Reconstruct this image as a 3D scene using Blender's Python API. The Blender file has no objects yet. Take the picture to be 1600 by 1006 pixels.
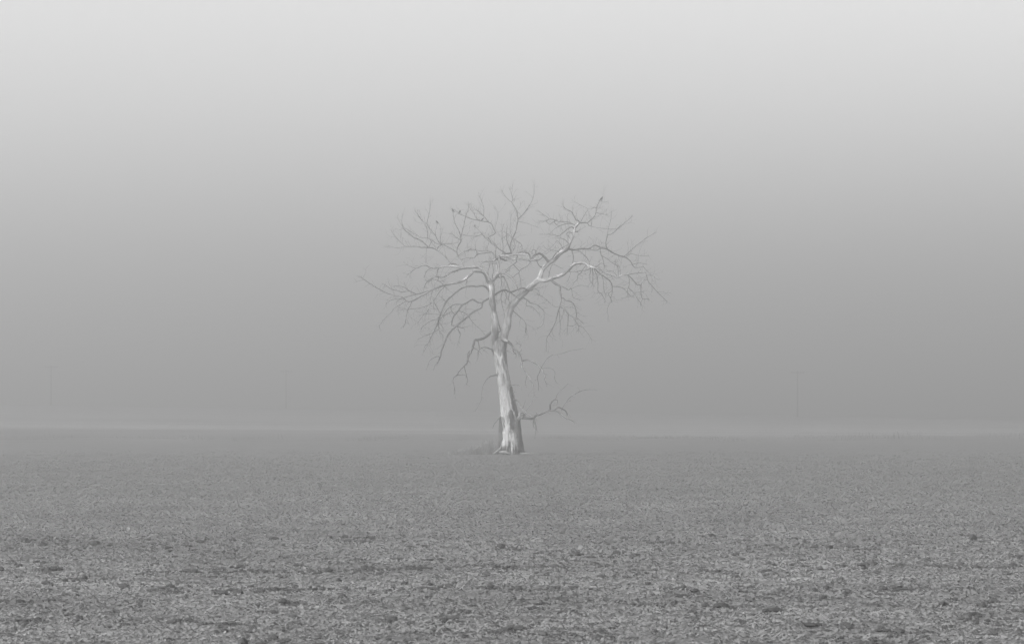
import bpy, math, random
import numpy as np
from mathutils import Vector, Matrix, noise as mnoise

random.seed(11)
rng = np.random.default_rng(11)
scene = bpy.context.scene
col = scene.collection

# ------------------------------------------------------------------ camera
EYE = 2.54                     # camera height above the field
cam_data = bpy.data.cameras.new('camera')
cam = bpy.data.objects.new('camera', cam_data)
col.objects.link(cam)
cam.location = (0, 0, EYE)
cam.rotation_euler = (math.pi / 2, 0, 0)
cam_data.sensor_width = 36
cam_data.lens = 85.5
cam_data.shift_y = 0.08875
cam_data.clip_end = 12000
cam_data.dof.use_dof = True
cam_data.dof.focus_distance = 148
cam_data.dof.aperture_fstop = 5.6
scene.camera = cam

# ------------------------------------------------------------------ sky, sun, exposure (a grey, colourless day)
SUN = Vector((-0.66, -0.52, 0.58)).normalized()
world = bpy.data.worlds.new('World')
scene.world = world
world.use_nodes = True
wn = world.node_tree
bg = wn.nodes['Background']
sky = wn.nodes.new('ShaderNodeTexSky')
sky.sky_type = 'NISHITA'
sky.sun_disc = False
sky.sun_elevation = math.asin(SUN.z)
sky.sun_rotation = math.atan2(SUN.x, SUN.y)
sky.dust_density = 4.0
sky.air_density = 1.0
bw = wn.nodes.new('ShaderNodeRGBToBW')
wn.links.new(sky.outputs[0], bw.inputs[0])
wn.links.new(bw.outputs[0], bg.inputs['Color'])
bg.inputs['Strength'].default_value = 0.15

sun_data = bpy.data.lights.new('sun', 'SUN')
sun_data.energy = 1.0
sun_data.angle = math.radians(10.0)
sun = bpy.data.objects.new('sun', sun_data)
col.objects.link(sun)
sun.rotation_euler = SUN.to_track_quat('Z', 'Y').to_euler()
sun.location = (-60, -40, 60)

vs = scene.view_settings
vs.view_transform = 'Standard'
vs.look = 'None'
vs.exposure = 1.75
vs.gamma = 1.0
vs.use_curve_mapping = False
scene.cycles.volume_bounces = 0
scene.cycles.max_bounces = 6
scene.cycles.diffuse_bounces = 2
scene.cycles.use_denoising = True
scene.cycles.denoising_prefilter = 'ACCURATE'

HAZE_DENSITY = 0.0048
HAZE_TOP = 54.0
HAZE_C, HAZE_G = 0.99, 0.6

# ------------------------------------------------------------------ helpers
def tag(o, label=None, cat=None, group=None, kind=None):
    if label: o['label'] = label
    if cat: o['category'] = cat
    if group: o['group'] = group
    if kind: o['kind'] = kind
    return o

def link(name, me, mat=None, parent=None):
    o = bpy.data.objects.new(name, me)
    col.objects.link(o)
    if mat is not None and len(me.materials) == 0:
        me.materials.append(mat)
    if parent is not None:
        o.parent = parent
    return o

def empty(name, loc, rz=0.0):
    o = bpy.data.objects.new(name, None)
    col.objects.link(o)
    o.location = loc
    o.rotation_euler = (0, 0, rz)
    o.empty_display_size = 0.3
    return o

def mesh_np(name, verts, quads, smooth=True):
    """verts (n,3), quads (m,4) numpy -> mesh"""
    me = bpy.data.meshes.new(name)
    v = np.asarray(verts, dtype=np.float32); q = np.asarray(quads, dtype=np.int32)
    k = q.shape[1]
    me.vertices.add(len(v)); me.vertices.foreach_set('co', v.ravel())
    me.loops.add(q.size); me.loops.foreach_set('vertex_index', q.ravel())
    me.polygons.add(len(q))
    me.polygons.foreach_set('loop_start', np.arange(0, q.size, k, dtype=np.int32))
    me.polygons.foreach_set('use_smooth', np.full(len(q), smooth, dtype=bool))
    me.update(calc_edges=True)
    me.validate()
    return me

class Builder:
    """collects tubes and boxes, builds ONE mesh"""
    def __init__(self):
        self.v = []; self.f = []; self.g = []
    def ring_tube(self, pts, rad, sides=6, seed=0.0, cap=True):
        pts = [Vector(p) for p in pts]
        n = len(pts)
        base = len(self.v)
        t0 = (pts[1] - pts[0]).normalized()
        up = Vector((0, -1, 0.13)) if abs(t0.y) < 0.9 else Vector((1, 0, 0))
        nrm = (up - t0 * up.dot(t0)).normalized()
        dist = 0.0
        for i in range(n):
            a = pts[max(i - 1, 0)]; b = pts[min(i + 1, n - 1)]
            t = (b - a)
            t = t.normalized() if t.length > 1e-9 else t0
            nrm = (nrm - t * nrm.dot(t))
            nrm = nrm.normalized() if nrm.length > 1e-6 else t.orthogonal().normalized()
            bi = t.cross(nrm)
            if i: dist += (pts[i] - pts[i - 1]).length
            for k in range(sides):
                an = 2 * math.pi * k / sides
                r = rad[i]
                if sides > 6:
                    r *= 1 + 0.10 * mnoise.noise(Vector((math.cos(an) * 1.3 + seed, math.sin(an) * 1.3, dist * 2.2))) \
                           + 0.05 * mnoise.noise(Vector((math.cos(an) * 3 + seed, math.sin(an) * 3, dist * 6)))
                self.v.append(pts[i] + (nrm * math.cos(an) + bi * math.sin(an)) * r)
                self.g.append((math.cos(an) * rad[i] + seed, math.sin(an) * rad[i], dist))
        for i in range(n - 1):
            for k in range(sides):
                k2 = (k + 1) % sides
                self.f.append((base + i * sides + k, base + i * sides + k2, base + (i + 1) * sides + k2, base + (i + 1) * sides + k))
        if cap:
            self.v.append(pts[-1] + (pts[-1] - pts[-2]).normalized() * rad[-1] * 0.5)
            self.g.append((seed, 0, dist))
            c = len(self.v) - 1
            o = base + (n - 1) * sides
            for k in range(sides):
                self.f.append((o + k, o + (k + 1) % sides, c))
            self.v.append(pts[0]); self.g.append((seed, 0, 0)); c = len(self.v) - 1
            for k in range(sides):
                self.f.append((base + (k + 1) % sides, base + k, c))
    def box(self, c, s, rot=None):
        b = len(self.v)
        for dx in (-.5, .5):
            for dy in (-.5, .5):
                for dz in (-.5, .5):
                    p = Vector((dx * s[0], dy * s[1], dz * s[2]))
                    if rot is not None: p = rot @ p
                    self.v.append(Vector(c) + p); self.g.append((0, 0, 0))
        for f in ((0, 1, 3, 2), (4, 6, 7, 5), (0, 4, 5, 1), (2, 3, 7, 6), (0, 2, 6, 4), (1, 5, 7, 3)):
            self.f.append(tuple(b + i for i in f))
    def build(self, name, mat, parent=None, smooth=True):
        me = bpy.data.meshes.new(name)
        me.from_pydata([tuple(p) for p in self.v], [], self.f)
        me.polygons.foreach_set('use_smooth', [smooth] * len(me.polygons))
        at = me.attributes.new('grain', 'FLOAT_VECTOR', 'POINT')
        at.data.foreach_set('vector', [c for g in self.g for c in g])
        me.update()
        return link(name, me, mat, parent)

def hash2(ix, iy, s):
    h = (ix.astype(np.int64) * 374761393 + iy.astype(np.int64) * 668265263 + s * 974634777) & 0xffffffff
    h = ((h ^ (h >> 13)) * 1274126177) & 0xffffffff
    return ((h ^ (h >> 16)) & 0xffff) / 32768.0 - 1.0

def vnoise(x, y, s=0):
    ix = np.floor(x); iy = np.floor(y)
    fx = x - ix; fy = y - iy
    fx = fx * fx * (3 - 2 * fx); fy = fy * fy * (3 - 2 * fy)
    a = hash2(ix, iy, s); b = hash2(ix + 1, iy, s); c = hash2(ix, iy + 1, s); d = hash2(ix + 1, iy + 1, s)
    return (a * (1 - fx) + b * fx) * (1 - fy) + (c * (1 - fx) + d * fx) * fy

def sstep(a, b, x):
    t = np.clip((x - a) / (b - a), 0, 1)
    return t * t * (3 - 2 * t)

# ------------------------------------------------------------------ materials (all greys: the place is recorded in black and white)
def new_mat(name):
    m = bpy.data.materials.new(name); m.use_nodes = True
    nt = m.node_tree
    b = nt.nodes['Principled BSDF']
    b.inputs['Roughness'].default_value = 0.9
    b.inputs['Specular IOR Level'].default_value = 0.15
    return m, nt, b

def ramp(nt, fac, stops):
    r = nt.nodes.new('ShaderNodeValToRGB')
    e = r.color_ramp.elements
    while len(e) < len(stops): e.new(0.5)
    for k, (p, v) in enumerate(stops):
        e[k].position = p; e[k].color = (v, v, v, 1)
    nt.links.new(fac, r.inputs[0])
    return r.outputs[0]

def noise_node(nt, vec, scale, detail=4, rough=0.6, dist=0.0):
    n = nt.nodes.new('ShaderNodeTexNoise')
    n.inputs['Scale'].default_value = scale
    n.inputs['Detail'].default_value = detail
    n.inputs['Roughness'].default_value = rough
    n.inputs['Distortion'].default_value = dist
    if vec is not None: nt.links.new(vec, n.inputs['Vector'])
    return n.outputs['Fac']

def mapping(nt, vec, scale):
    m = nt.nodes.new('ShaderNodeMapping')
    m.inputs['Scale'].default_value = scale
    nt.links.new(vec, m.inputs['Vector'])
    return m.outputs[0]

def math_node(nt, op, a, b):
    n = nt.nodes.new('ShaderNodeMath'); n.operation = op
    for k, x in enumerate((a, b)):
        if isinstance(x, (int, float)): n.inputs[k].default_value = x
        else: nt.links.new(x, n.inputs[k])
    return n.outputs[0]

def mixf(nt, fac, a, b):
    n = nt.nodes.new('ShaderNodeMix'); n.data_type = 'FLOAT'
    for k, x in ((0, fac), (2, a), (3, b)):
        if isinstance(x, (int, float)): n.inputs[k].default_value = x
        else: nt.links.new(x, n.inputs[k])
    return n.outputs[0]

def bump(nt, b, h, strength, dist):
    n = nt.nodes.new('ShaderNodeBump')
    n.inputs['Strength'].default_value = strength
    n.inputs['Distance'].default_value = dist
    nt.links.new(h, n.inputs['Height'])
    nt.links.new(n.outputs[0], b.inputs['Normal'])

def attr(nt, name):
    a = nt.nodes.new('ShaderNodeAttribute'); a.attribute_name = name
    return a

def wood_mat(name, lo, mid, hi, scale=(14, 14, 1.6), bstr=0.5, bdist=0.02, rot=False, bare=None):
    """grain runs along the wood; rot = decay at the foot, bare = (lo, mid, hi) where the bark has come off"""
    m, nt, b = new_mat(name)
    g = attr(nt, 'grain').outputs['Vector']
    n1 = noise_node(nt, mapping(nt, g, scale), 1.0, 6, 0.65, 0.4)
    n2 = noise_node(nt, mapping(nt, g, (2.6, 2.6, 1.1)), 1.0, 4, 0.6)
    s = math_node(nt, 'ADD', math_node(nt, 'MULTIPLY', n1, 0.62), math_node(nt, 'MULTIPLY', n2, 0.38))
    c = ramp(nt, s, [(0.40, lo), (0.48, mid), (0.58, hi)])
    if bare:
        c2 = ramp(nt, s, [(0.40, bare[0]), (0.48, bare[1]), (0.58, bare[2])])
        f = math_node(nt, 'ADD', attr(nt, 'bare').outputs['Fac'], math_node(nt, 'MULTIPLY', math_node(nt, 'SUBTRACT', n2, 0.5), 2.2))
        fr = nt.nodes.new('ShaderNodeMapRange'); fr.interpolation_type = 'SMOOTHSTEP'
        fr.inputs['From Min'].default_value = 0.30; fr.inputs['From Max'].default_value = 0.72
        nt.links.new(f, fr.inputs['Value'])
        c = mixf(nt, fr.outputs[0], c, c2)
    if rot:
        n3 = noise_node(nt, mapping(nt, g, (14, 14, 3.2)), 1.0, 5, 0.7, 0.8)
        c = math_node(nt, 'MULTIPLY', c, ramp(nt, n3, [(0.34, 0.42), (0.45, 1.0)]))
        n4 = noise_node(nt, mapping(nt, g, (6, 6, 3.0)), 1.0, 3, 0.6, 0.3)
        c = math_node(nt, 'MULTIPLY', c, ramp(nt, n4, [(0.33, 0.60), (0.48, 1.0)]))
        c = mixf(nt, attr(nt, 'rot').outputs['Fac'], c, ramp(nt, n1, [(0.35, 0.03), (0.65, 0.10)]))
    nt.links.new(c, b.inputs['Base Color'])
    bump(nt, b, n1, bstr, bdist)
    return m

PALE = (0.18, 0.34, 0.46)
M_TRUNK = wood_mat('weathered_trunk', 0.08, 0.18, 0.30, (7, 7, 1.9), 1.0, 0.08, rot=True, bare=PALE)
M_LIMB = wood_mat('weathered_limb', 0.07, 0.15, 0.27, (12, 12, 1.3), 0.8, 0.03, bare=(0.15, 0.34, 0.50))
M_BRANCH = wood_mat('dead_branch', 0.05, 0.10, 0.18, (20, 20, 2.0), 0.4, 0.01)
M_TWIG = wood_mat('dead_twig', 0.08, 0.15, 0.25, (20, 20, 3.0), 0.2, 0.004)
M_BARK = wood_mat('old_bark', 0.03, 0.07, 0.15, (10, 10, 1.8), 1.0, 0.08)
M_SCRAP = wood_mat('bark_scrap', 0.08, 0.17, 0.27, (10, 10, 2.5), 1.0, 0.05)
M_CHUNK = wood_mat('bleached_wood', 0.12, 0.20, 0.31, (12, 12, 2), 0.6, 0.02)
M_POLE = wood_mat('pole_wood', 0.03, 0.05, 0.08, (10, 10, 1.0), 0.3, 0.01)

def plain_mat(name, lo, hi, scale=6.0):
    m, nt, b = new_mat(name)
    tc = nt.nodes.new('ShaderNodeTexCoord')
    n = noise_node(nt, tc.outputs['Object'], scale, 3)
    nt.links.new(ramp(nt, n, [(0.3, lo), (0.7, hi)]), b.inputs['Base Color'])
    return m

M_BIRD = plain_mat('dark_feathers', 0.02, 0.05, 30)
M_GLASSY = plain_mat('porcelain', 0.15, 0.25, 20)

def leaf_mat(name, lo, mid, hi):
    m, nt, b = new_mat(name)
    t = attr(nt, 'tone').outputs['Fac']
    c = ramp(nt, t, [(0.0, lo), (0.6, mid), (1.0, hi)])
    nt.links.new(c, b.inputs['Base Color'])
    b.inputs['Roughness'].default_value = 0.8
    tr = nt.nodes.new('ShaderNodeBsdfTranslucent')
    nt.links.new(c, tr.inputs['Color'])
    mx = nt.nodes.new('ShaderNodeMixShader'); mx.inputs[0].default_value = 0.25
    nt.links.new(b.outputs[0], mx.inputs[1]); nt.links.new(tr.outputs[0], mx.inputs[2])
    nt.links.new(mx.outputs[0], nt.nodes['Material Output'].inputs['Surface'])
    return m
M_LEAF = leaf_mat('crop_residue', 0.10, 0.195, 0.265)
M_GRASS = leaf_mat('dry_grass', 0.08, 0.19, 0.33)

# field soil, rough margin and the pale stubble field behind it; the edges are places on the ground
def ground_mat():
    m, nt, b = new_mat('field_ground')
    geo = nt.nodes.new('ShaderNodeNewGeometry')
    P = geo.outputs['Position']
    z = attr(nt, 'zone')
    sep = nt.nodes.new('ShaderNodeSeparateXYZ'); nt.links.new(z.outputs['Vector'], sep.inputs[0])
    margin, stubble, gapv = sep.outputs[0], sep.outputs[1], sep.outputs[2]
    nf = noise_node(nt, mapping(nt, P, (5, 5, 5)), 1.0, 5, 0.7)
    nb = noise_node(nt, mapping(nt, P, (0.35, 0.6, 0.5)), 1.0, 4, 0.6)
    soil = ramp(nt, math_node(nt, 'ADD', math_node(nt, 'MULTIPLY', nf, 0.6), math_node(nt, 'MULTIPLY', nb, 0.4)), [(0.35, 0.05), (0.65, 0.13)])
    far_crop = ramp(nt, math_node(nt, 'ADD', math_node(nt, 'MULTIPLY', nf, 0.7), math_node(nt, 'MULTIPLY', nb, 0.3)), [(0.38, 0.068), (0.6, 0.132)])
    crop = mixf(nt, gapv, soil, far_crop)
    nm = noise_node(nt, mapping(nt, P, (0.08, 0.25, 0.3)), 1.0, 5, 0.65)
    mg = ramp(nt, nm, [(0.35, 0.075), (0.65, 0.145)])
    ns = noise_node(nt, mapping(nt, P, (0.012, 0.07, 0.3)), 1.0, 4, 0.6)
    st = ramp(nt, ns, [(0.40, 0.11), (0.50, 0.175), (0.60, 0.21)])
    c = mixf(nt, stubble, mixf(nt, margin, crop, mg), st)
    nt.links.new(c, b.inputs['Base Color'])
    bump(nt, b, nf, 0.8, 0.05)
    return m
M_GROUND = ground_mat()

# ------------------------------------------------------------------ the ground: one sheet, field in front, a slope rising behind
def edge_margin(x):            # where the crop stops (m from the camera)
    return 208 + 0.10 * x + 3 * vnoise(x * 0.03, x * 0 + 0.5, 3)
def edge_stubble(x):           # where the pale stubble starts
    return 252 - 0.50 * x + 0.0035 * x * x + 5 * vnoise(x * 0.025, x * 0 + 2.5, 4)

def terrain(x, y):
    far = 2.9 - 6.5 * np.tanh(x * 0.0157 / 6.5)
    t = np.clip((y - 205) / (640 - 205), 0, 1)
    z = far * (t - 0.04 * np.sin(t * math.pi * 2))
    near = 1 - sstep(180, 260, y)
    z = z + near * (0.05 * vnoise(x * 0.22, y * 0.16, 7) + 0.016 * vnoise(x * 0.6 + 9, y * 0.5, 8))
    z = z + (0.024 * vnoise(x * 1.7, y * 1.5, 9) + 0.02 * vnoise(x * 3.7, y * 3.3, 10)) * (1 - sstep(25, 75, y))
    # rough uneven bank in the margin, higher towards the east
    band = sstep(205, 222, y) * (1 - sstep(236, 262, y))
    z = z + band * (0.04 + 0.34 * sstep(15, 60, x)) * (0.6 + 0.7 * vnoise(x * 0.12, y * 0.05, 12) + 0.3 * vnoise(x * 0.4, y * 0.15, 13))
    # low mound at the foot of the tree
    d2 = ((x - TREE_X) / 3.4) ** 2 + ((y - TREE_Y) / 3.0) ** 2
    z = z + 0.02 * np.exp(-d2)
    return z

TREE_X, TREE_Y = -0.078, 148.4

def ground_z(x, y):
    return float(terrain(np.array([float(x)]), np.array([float(y)]))[0])

u = np.linspace(-1, 1, 421)
S = 9.2
gx = 3000 * np.sinh(u * S) / math.sinh(S)
gx = np.sign(gx) * np.maximum(np.abs(gx), np.abs(u) * 40)   # even spacing close by
rows = 12 * (3000 / 12) ** np.linspace(0, 1, 640)
gy = np.concatenate([np.array([-150, -60, -30, -15, -5, 0, 4, 7, 9.5]), rows])
XX, YY = np.meshgrid(gx, gy)
xf, yf = XX.ravel(), YY.ravel()
zf = terrain(xf, yf)
nx, ny = len(gx), len(gy)
idx = np.arange(nx * ny).reshape(ny, nx)
quads = np.stack([idx[:-1, :-1].ravel(), idx[:-1, 1:].ravel(), idx[1:, 1:].ravel(), idx[1:, :-1].ravel()], 1)
gme = mesh_np('ground', np.stack([xf, yf, zf], 1), quads)
zone = np.stack([sstep(-18, 12, yf - edge_margin(xf)), sstep(-22, 22, yf - edge_stubble(xf) + 8 * vnoise(xf * 0.09, yf * 0.06, 31)), sstep(105, 165, yf)], 1).astype(np.float32)
gme.attributes.new('zone', 'FLOAT_VECTOR', 'POINT').data.foreach_set('vector', zone.ravel())
ground = tag(link('ground', gme, M_GROUND), kind='structure')

# ------------------------------------------------------------------ low crop residue covering the field: leaves nobody could count
def leaves_mesh(name, px, py, scale, nl, llen, lwid, tilt_lo, tilt_hi, tone0, tone_sd, spread, calm):
    n = len(px)
    cm = np.repeat(calm, nl)
    cx = np.repeat(px, nl); cy = np.repeat(py, nl); sc = np.repeat(scale, nl)
    m = n * nl
    az = rng.uniform(0, 2 * math.pi, m)
    el = rng.uniform(tilt_lo, tilt_hi, m) * (1 - 0.38 * cm)
    L = sc * llen * rng.uniform(0.55, 1.35, m); Wd = sc * lwid * rng.uniform(0.6, 1.4, m)
    off = rng.normal(0, spread, (m, 2)) * sc[:, None]
    bx = cx + off[:, 0]; by = cy + off[:, 1]
    bz = terrain(bx, by) + 0.004
    dx = np.cos(az) * np.cos(el); dy = np.sin(az) * np.cos(el); dz = np.sin(el)
    sx = -np.sin(az); sy = np.cos(az)
    roll = rng.uniform(-0.5, 0.5, m) * (1 - 0.38 * cm)
    v = np.empty((m, 4, 3), np.float32)
    for k, (al, ac) in enumerate(((0.0, 0.0), (0.5, 0.5), (1.0, 0.0), (0.5, -0.5))):
        v[:, k, 0] = bx + dx * L * al + sx * Wd * ac
        v[:, k, 1] = by + dy * L * al + sy * Wd * ac
        v[:, k, 2] = bz + dz * L * al + roll * Wd * ac
    q = np.arange(m * 4, dtype=np.int32).reshape(m, 4)
    me = mesh_np(name, v.reshape(-1, 3), q, smooth=False)
    tone = np.clip(np.repeat(tone0, nl) + rng.normal(0, tone_sd, m) * (1 - 0.38 * cm), 0, 1)
    me.attributes.new('tone', 'FLOAT', 'POINT').data.foreach_set('value', np.repeat(tone, 4).astype(np.float32))
    return me

def bareness(x, y):            # where soil shows between the litter
    b = 0.22 * vnoise(x * 0.9, y * 0.75, 21) + 0.24 * vnoise(x * 2.6, y * 2.2, 22) + 0.52 * vnoise(x * 5.6, y * 4.2, 26) + 0.30 * vnoise(x * 12, y * 9, 27)
    # two old wheel tracks crossing the field, broken and uneven
    for d, s in ((39.4, 33), (34.6, 34)):
        d = d + 0.012 * x + 0.25 * vnoise(x * 0.25, x * 0 + s, s)
        b = b + 0.62 * np.exp(-((y - d) / 0.32) ** 2) * sstep(-0.15, 0.5, vnoise(x * 0.33, x * 0 + s * 2.0, s) + 0.35 * vnoise(x * 1.6, x * 0 + s * 3.0, s))
    return b

def scatter_field():
    px, py = [], []
    y = 17.0
    while y < 176:
        step = max(0.5, y * 0.02)
        half = 0.222 * y + 3.5
        dens = 175.0 if y < 28 else 175.0 * (28 / y) ** 1.7
        k = rng.poisson(dens * 2 * half * step)
        px.append(rng.uniform(-half, half, k)); py.append(rng.uniform(y, y + step, k))
        y += step
    px = np.concatenate(px); py = np.concatenate(py)
    # bare patches, drawn out along the drill rows that run across the view
    bare = bareness(px, py)
    keep = (bare < 0.41 + 0.3 * sstep(35, 110, py) + 0.14 * rng.random(len(px))) & (rng.random(len(px)) > sstep(105, 176, py))
    px, py = px[keep], py[keep]
    sc = np.where(py < 30, 1.0, (py / 30) ** 0.38) * rng.uniform(0.75, 1.3, len(px))
    tone = 0.55 + 0.20 * vnoise(px * 0.5, py * 0.4, 24) + 0.12 * vnoise(px * 2.0, py * 2.0, 25)
    tone = tone + 0.22 * np.exp(-((py - 36.9) / 1.6) ** 2)
    tone = 0.56 + (tone - 0.56) * (1 - 0.55 * sstep(35, 100, py))
    return px, py, sc, tone
px, py, sc, tone = scatter_field()
fme = leaves_mesh('crop_litter', px, py, sc, 5, 0.058, 0.022, 0.0, 0.45, tone, 0.10, 0.055, sstep(28, 95, py))
tag(link('crop_litter', fme, M_LEAF), 'pale low crop litter and clods covering the bare winter field', 'ground cover', kind='stuff')

# lumps of soil lying between the litter
def clods():
    t = (1 + 5 ** 0.5) / 2
    ico = np.array([(-1, t, 0), (1, t, 0), (-1, -t, 0), (1, -t, 0), (0, -1, t), (0, 1, t), (0, -1, -t), (0, 1, -t), (t, 0, -1), (t, 0, 1), (-t, 0, -1), (-t, 0, 1)]) / 1.9
    tri = np.array([(0, 11, 5), (0, 5, 1), (0, 1, 7), (0, 7, 10), (0, 10, 11), (1, 5, 9), (5, 11, 4), (11, 10, 2), (10, 7, 6), (7, 1, 8), (3, 9, 4), (3, 4, 2), (3, 2, 6), (3, 6, 8), (3, 8, 9), (4, 9, 5), (2, 4, 11), (6, 2, 10), (8, 6, 7), (9, 8, 1)])
    n = 110000
    y = 17 * (50 / 17) ** rng.random(n) ; x = rng.uniform(-1, 1, n) * (0.222 * y + 3.5)
    b = bareness(x, y)
    k = b > 0.34 + 0.16 * rng.random(n)
    x, y = x[k], y[k]; n = len(x)
    s = 0.017 * np.exp(rng.normal(0, 0.4, n)) * (1 + y / 90)
    v = ico[None] * (1 + rng.normal(0, 0.18, (n, 12, 1)))
    v = v * np.stack([rng.uniform(.8, 1.5, n), rng.uniform(.8, 1.5, n), rng.uniform(.5, .95, n)], 1)[:, None, :] * s[:, None, None]
    v += np.stack([x, y, terrain(x, y) + s * 0.3], 1)[:, None, :]
    q = (tri[None] + (np.arange(n) * 12)[:, None, None]).reshape(-1, 3)
    me = mesh_np('soil_clods', v.reshape(-1, 3), q, smooth=False)
    tag(link('soil_clods', me, plain_mat('soil', 0.025, 0.06, 3.0)), 'dark crumbly soil clods scattered over the near field', 'soil', kind='stuff')
clods()

# ------------------------------------------------------------------ the dead tree
GZ = ground_z(TREE_X, TREE_Y)
tree = tag(empty('dead_tree', (TREE_X, TREE_Y, 0.0)), 'tall leafless dead tree with pale barkless trunk alone in the foggy field', 'tree')

# trunk outline: height, left edge, right edge (m from the foot)
PROFILE = [(-0.25, -0.80, 0.92), (0.0, -0.72, 0.82), (0.3, -0.66, 0.72), (0.8, -0.64, 0.65), (1.5, -0.64, 0.58), (2.15, -0.64, 0.50), (2.6, -0.65, 0.40), (3.1, -0.665, 0.27),
           (3.8, -0.72, 0.10), (4.26, -0.76, 0.04), (4.43, -0.79, 0.0), (5.36, -0.94, -0.17), (5.9, -1.03, -0.23), (6.3, -1.13, -0.26), (6.55, -1.15, -0.265), (6.8, -1.15, -0.28), (7.0, -1.10, -0.40), (7.15, -1.0, -0.62)]
def trunk_at(z):
    for (z0, l0, r0), (z1, l1, r1) in zip(PROFILE, PROFILE[1:]):
        if z <= z1:
            t = (z - z0) / (z1 - z0); t = max(0, t)
            return l0 + (l1 - l0) * t, r0 + (r1 - r0) * t
    return PROFILE[-1][1:]
def ragged(an):                # height at which the sound wood has rotted away at the foot, by bearing
    return 0.40 + 0.75 * mnoise.noise(Vector((math.cos(an) * 4.2, math.sin(an) * 4.2, 3.1))) + 0.35 * mnoise.noise(Vector((math.cos(an) * 11, math.sin(an) * 11, 7.7)))
def trunk_radius(an, z):
    l, r = trunk_at(z)
    R = (r - l) / 2
    ca, sa = math.cos(an), math.sin(an)
    w = 1 + 0.05 * mnoise.noise(Vector((ca * 1.5, sa * 1.5, z * 0.5))) + 0.035 * mnoise.noise(Vector((ca * 5, sa * 5, z * 0.7))) \
        + 0.02 * mnoise.noise(Vector((ca * 14, sa * 14, z * 1.3))) + 0.02 * mnoise.noise(Vector((ca * 4, sa * 4, z * 4)))
    # buttress ridges running down into the roots
    fl = max(0.0, 1 - z / 1.8)
    w += fl * fl * 0.16 * (0.5 + 0.5 * math.cos(an * 5 + 0.8 + 0.7 * math.sin(an * 2)))
    return R * w
def trunk_centre(z):
    l, r = trunk_at(z)
    return (l + r) / 2
def make_trunk():
    NS, NR = 120, 190
    B = Builder(); rotv = []; bare = []
    for i in range(NR):
        z = -0.25 + (7.15 + 0.25) * i / (NR - 1)
        c = trunk_centre(z)
        for k in range(NS):
            an = 2 * math.pi * k / NS
            R = trunk_radius(an, z)
            d = ragged(an) - z
            rt = 1 / (1 + math.exp(-max(-30, min(30, d * 26))))
            R -= 0.13 * rt
            R += 0.022 * (mnoise.turbulence(Vector((math.cos(an) * R * 7, math.sin(an) * R * 7, z * 2.4)), 3, True) - 0.5) + 0.014 * mnoise.noise(Vector((math.cos(an) * R * 16, math.sin(an) * R * 16, z * 5.0)))
            # a long split and a scar in the sound wood
            for a0, z0, hw, hh, dp in ((-1.75, 2.3, 0.07, 0.55, 0.05), (-1.35, 5.35, 0.10, 0.12, -0.06), (-1.9, 3.9, 0.05, 0.4, 0.04), (-1.2, 3.2, 0.05, 0.6, 0.04), (-2.3, 1.7, 0.04, 0.6, 0.035), (-1.5, 4.7, 0.035, 0.5, 0.03)):
                q = ((an - (a0 % (2 * math.pi))) / hw) ** 2 + ((z - z0) / hh) ** 2
                if q < 6: R -= dp * math.exp(-q)
            B.v.append(Vector((c + math.cos(an) * R, math.sin(an) * R, z)))
            B.g.append((math.cos(an) * R, math.sin(an) * R, z))
            rotv.append(rt)
            bare.append(1.0 - max(0.0, min(1.0, (z - 5.9 - 0.5 * mnoise.noise(Vector((math.cos(an) * 2, math.sin(an) * 2, 1.7)))) / 0.55)))
    for i in range(NR - 1):
        for k in range(NS):
            k2 = (k + 1) % NS
            B.f.append((i * NS + k, i * NS + k2, (i + 1) * NS + k2, (i + 1) * NS + k))
    B.v.append(Vector((trunk_centre(7.15), 0, 7.12))); B.g.append((0, 0, 7)); rotv.append(0.0); bare.append(0.0)
    t = len(B.v) - 1
    for k in range(NS):
        B.f.append(((NR - 1) * NS + k, (NR - 1) * NS + (k + 1) % NS, t))
    o = B.build('trunk', M_TRUNK, tree)
    o.data.attributes.new('rot', 'FLOAT', 'POINT').data.foreach_set('value', rotv)
    o.data.attributes.new('bare', 'FLOAT', 'POINT').data.foreach_set('value', bare)
    return o
trunk = make_trunk()

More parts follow.
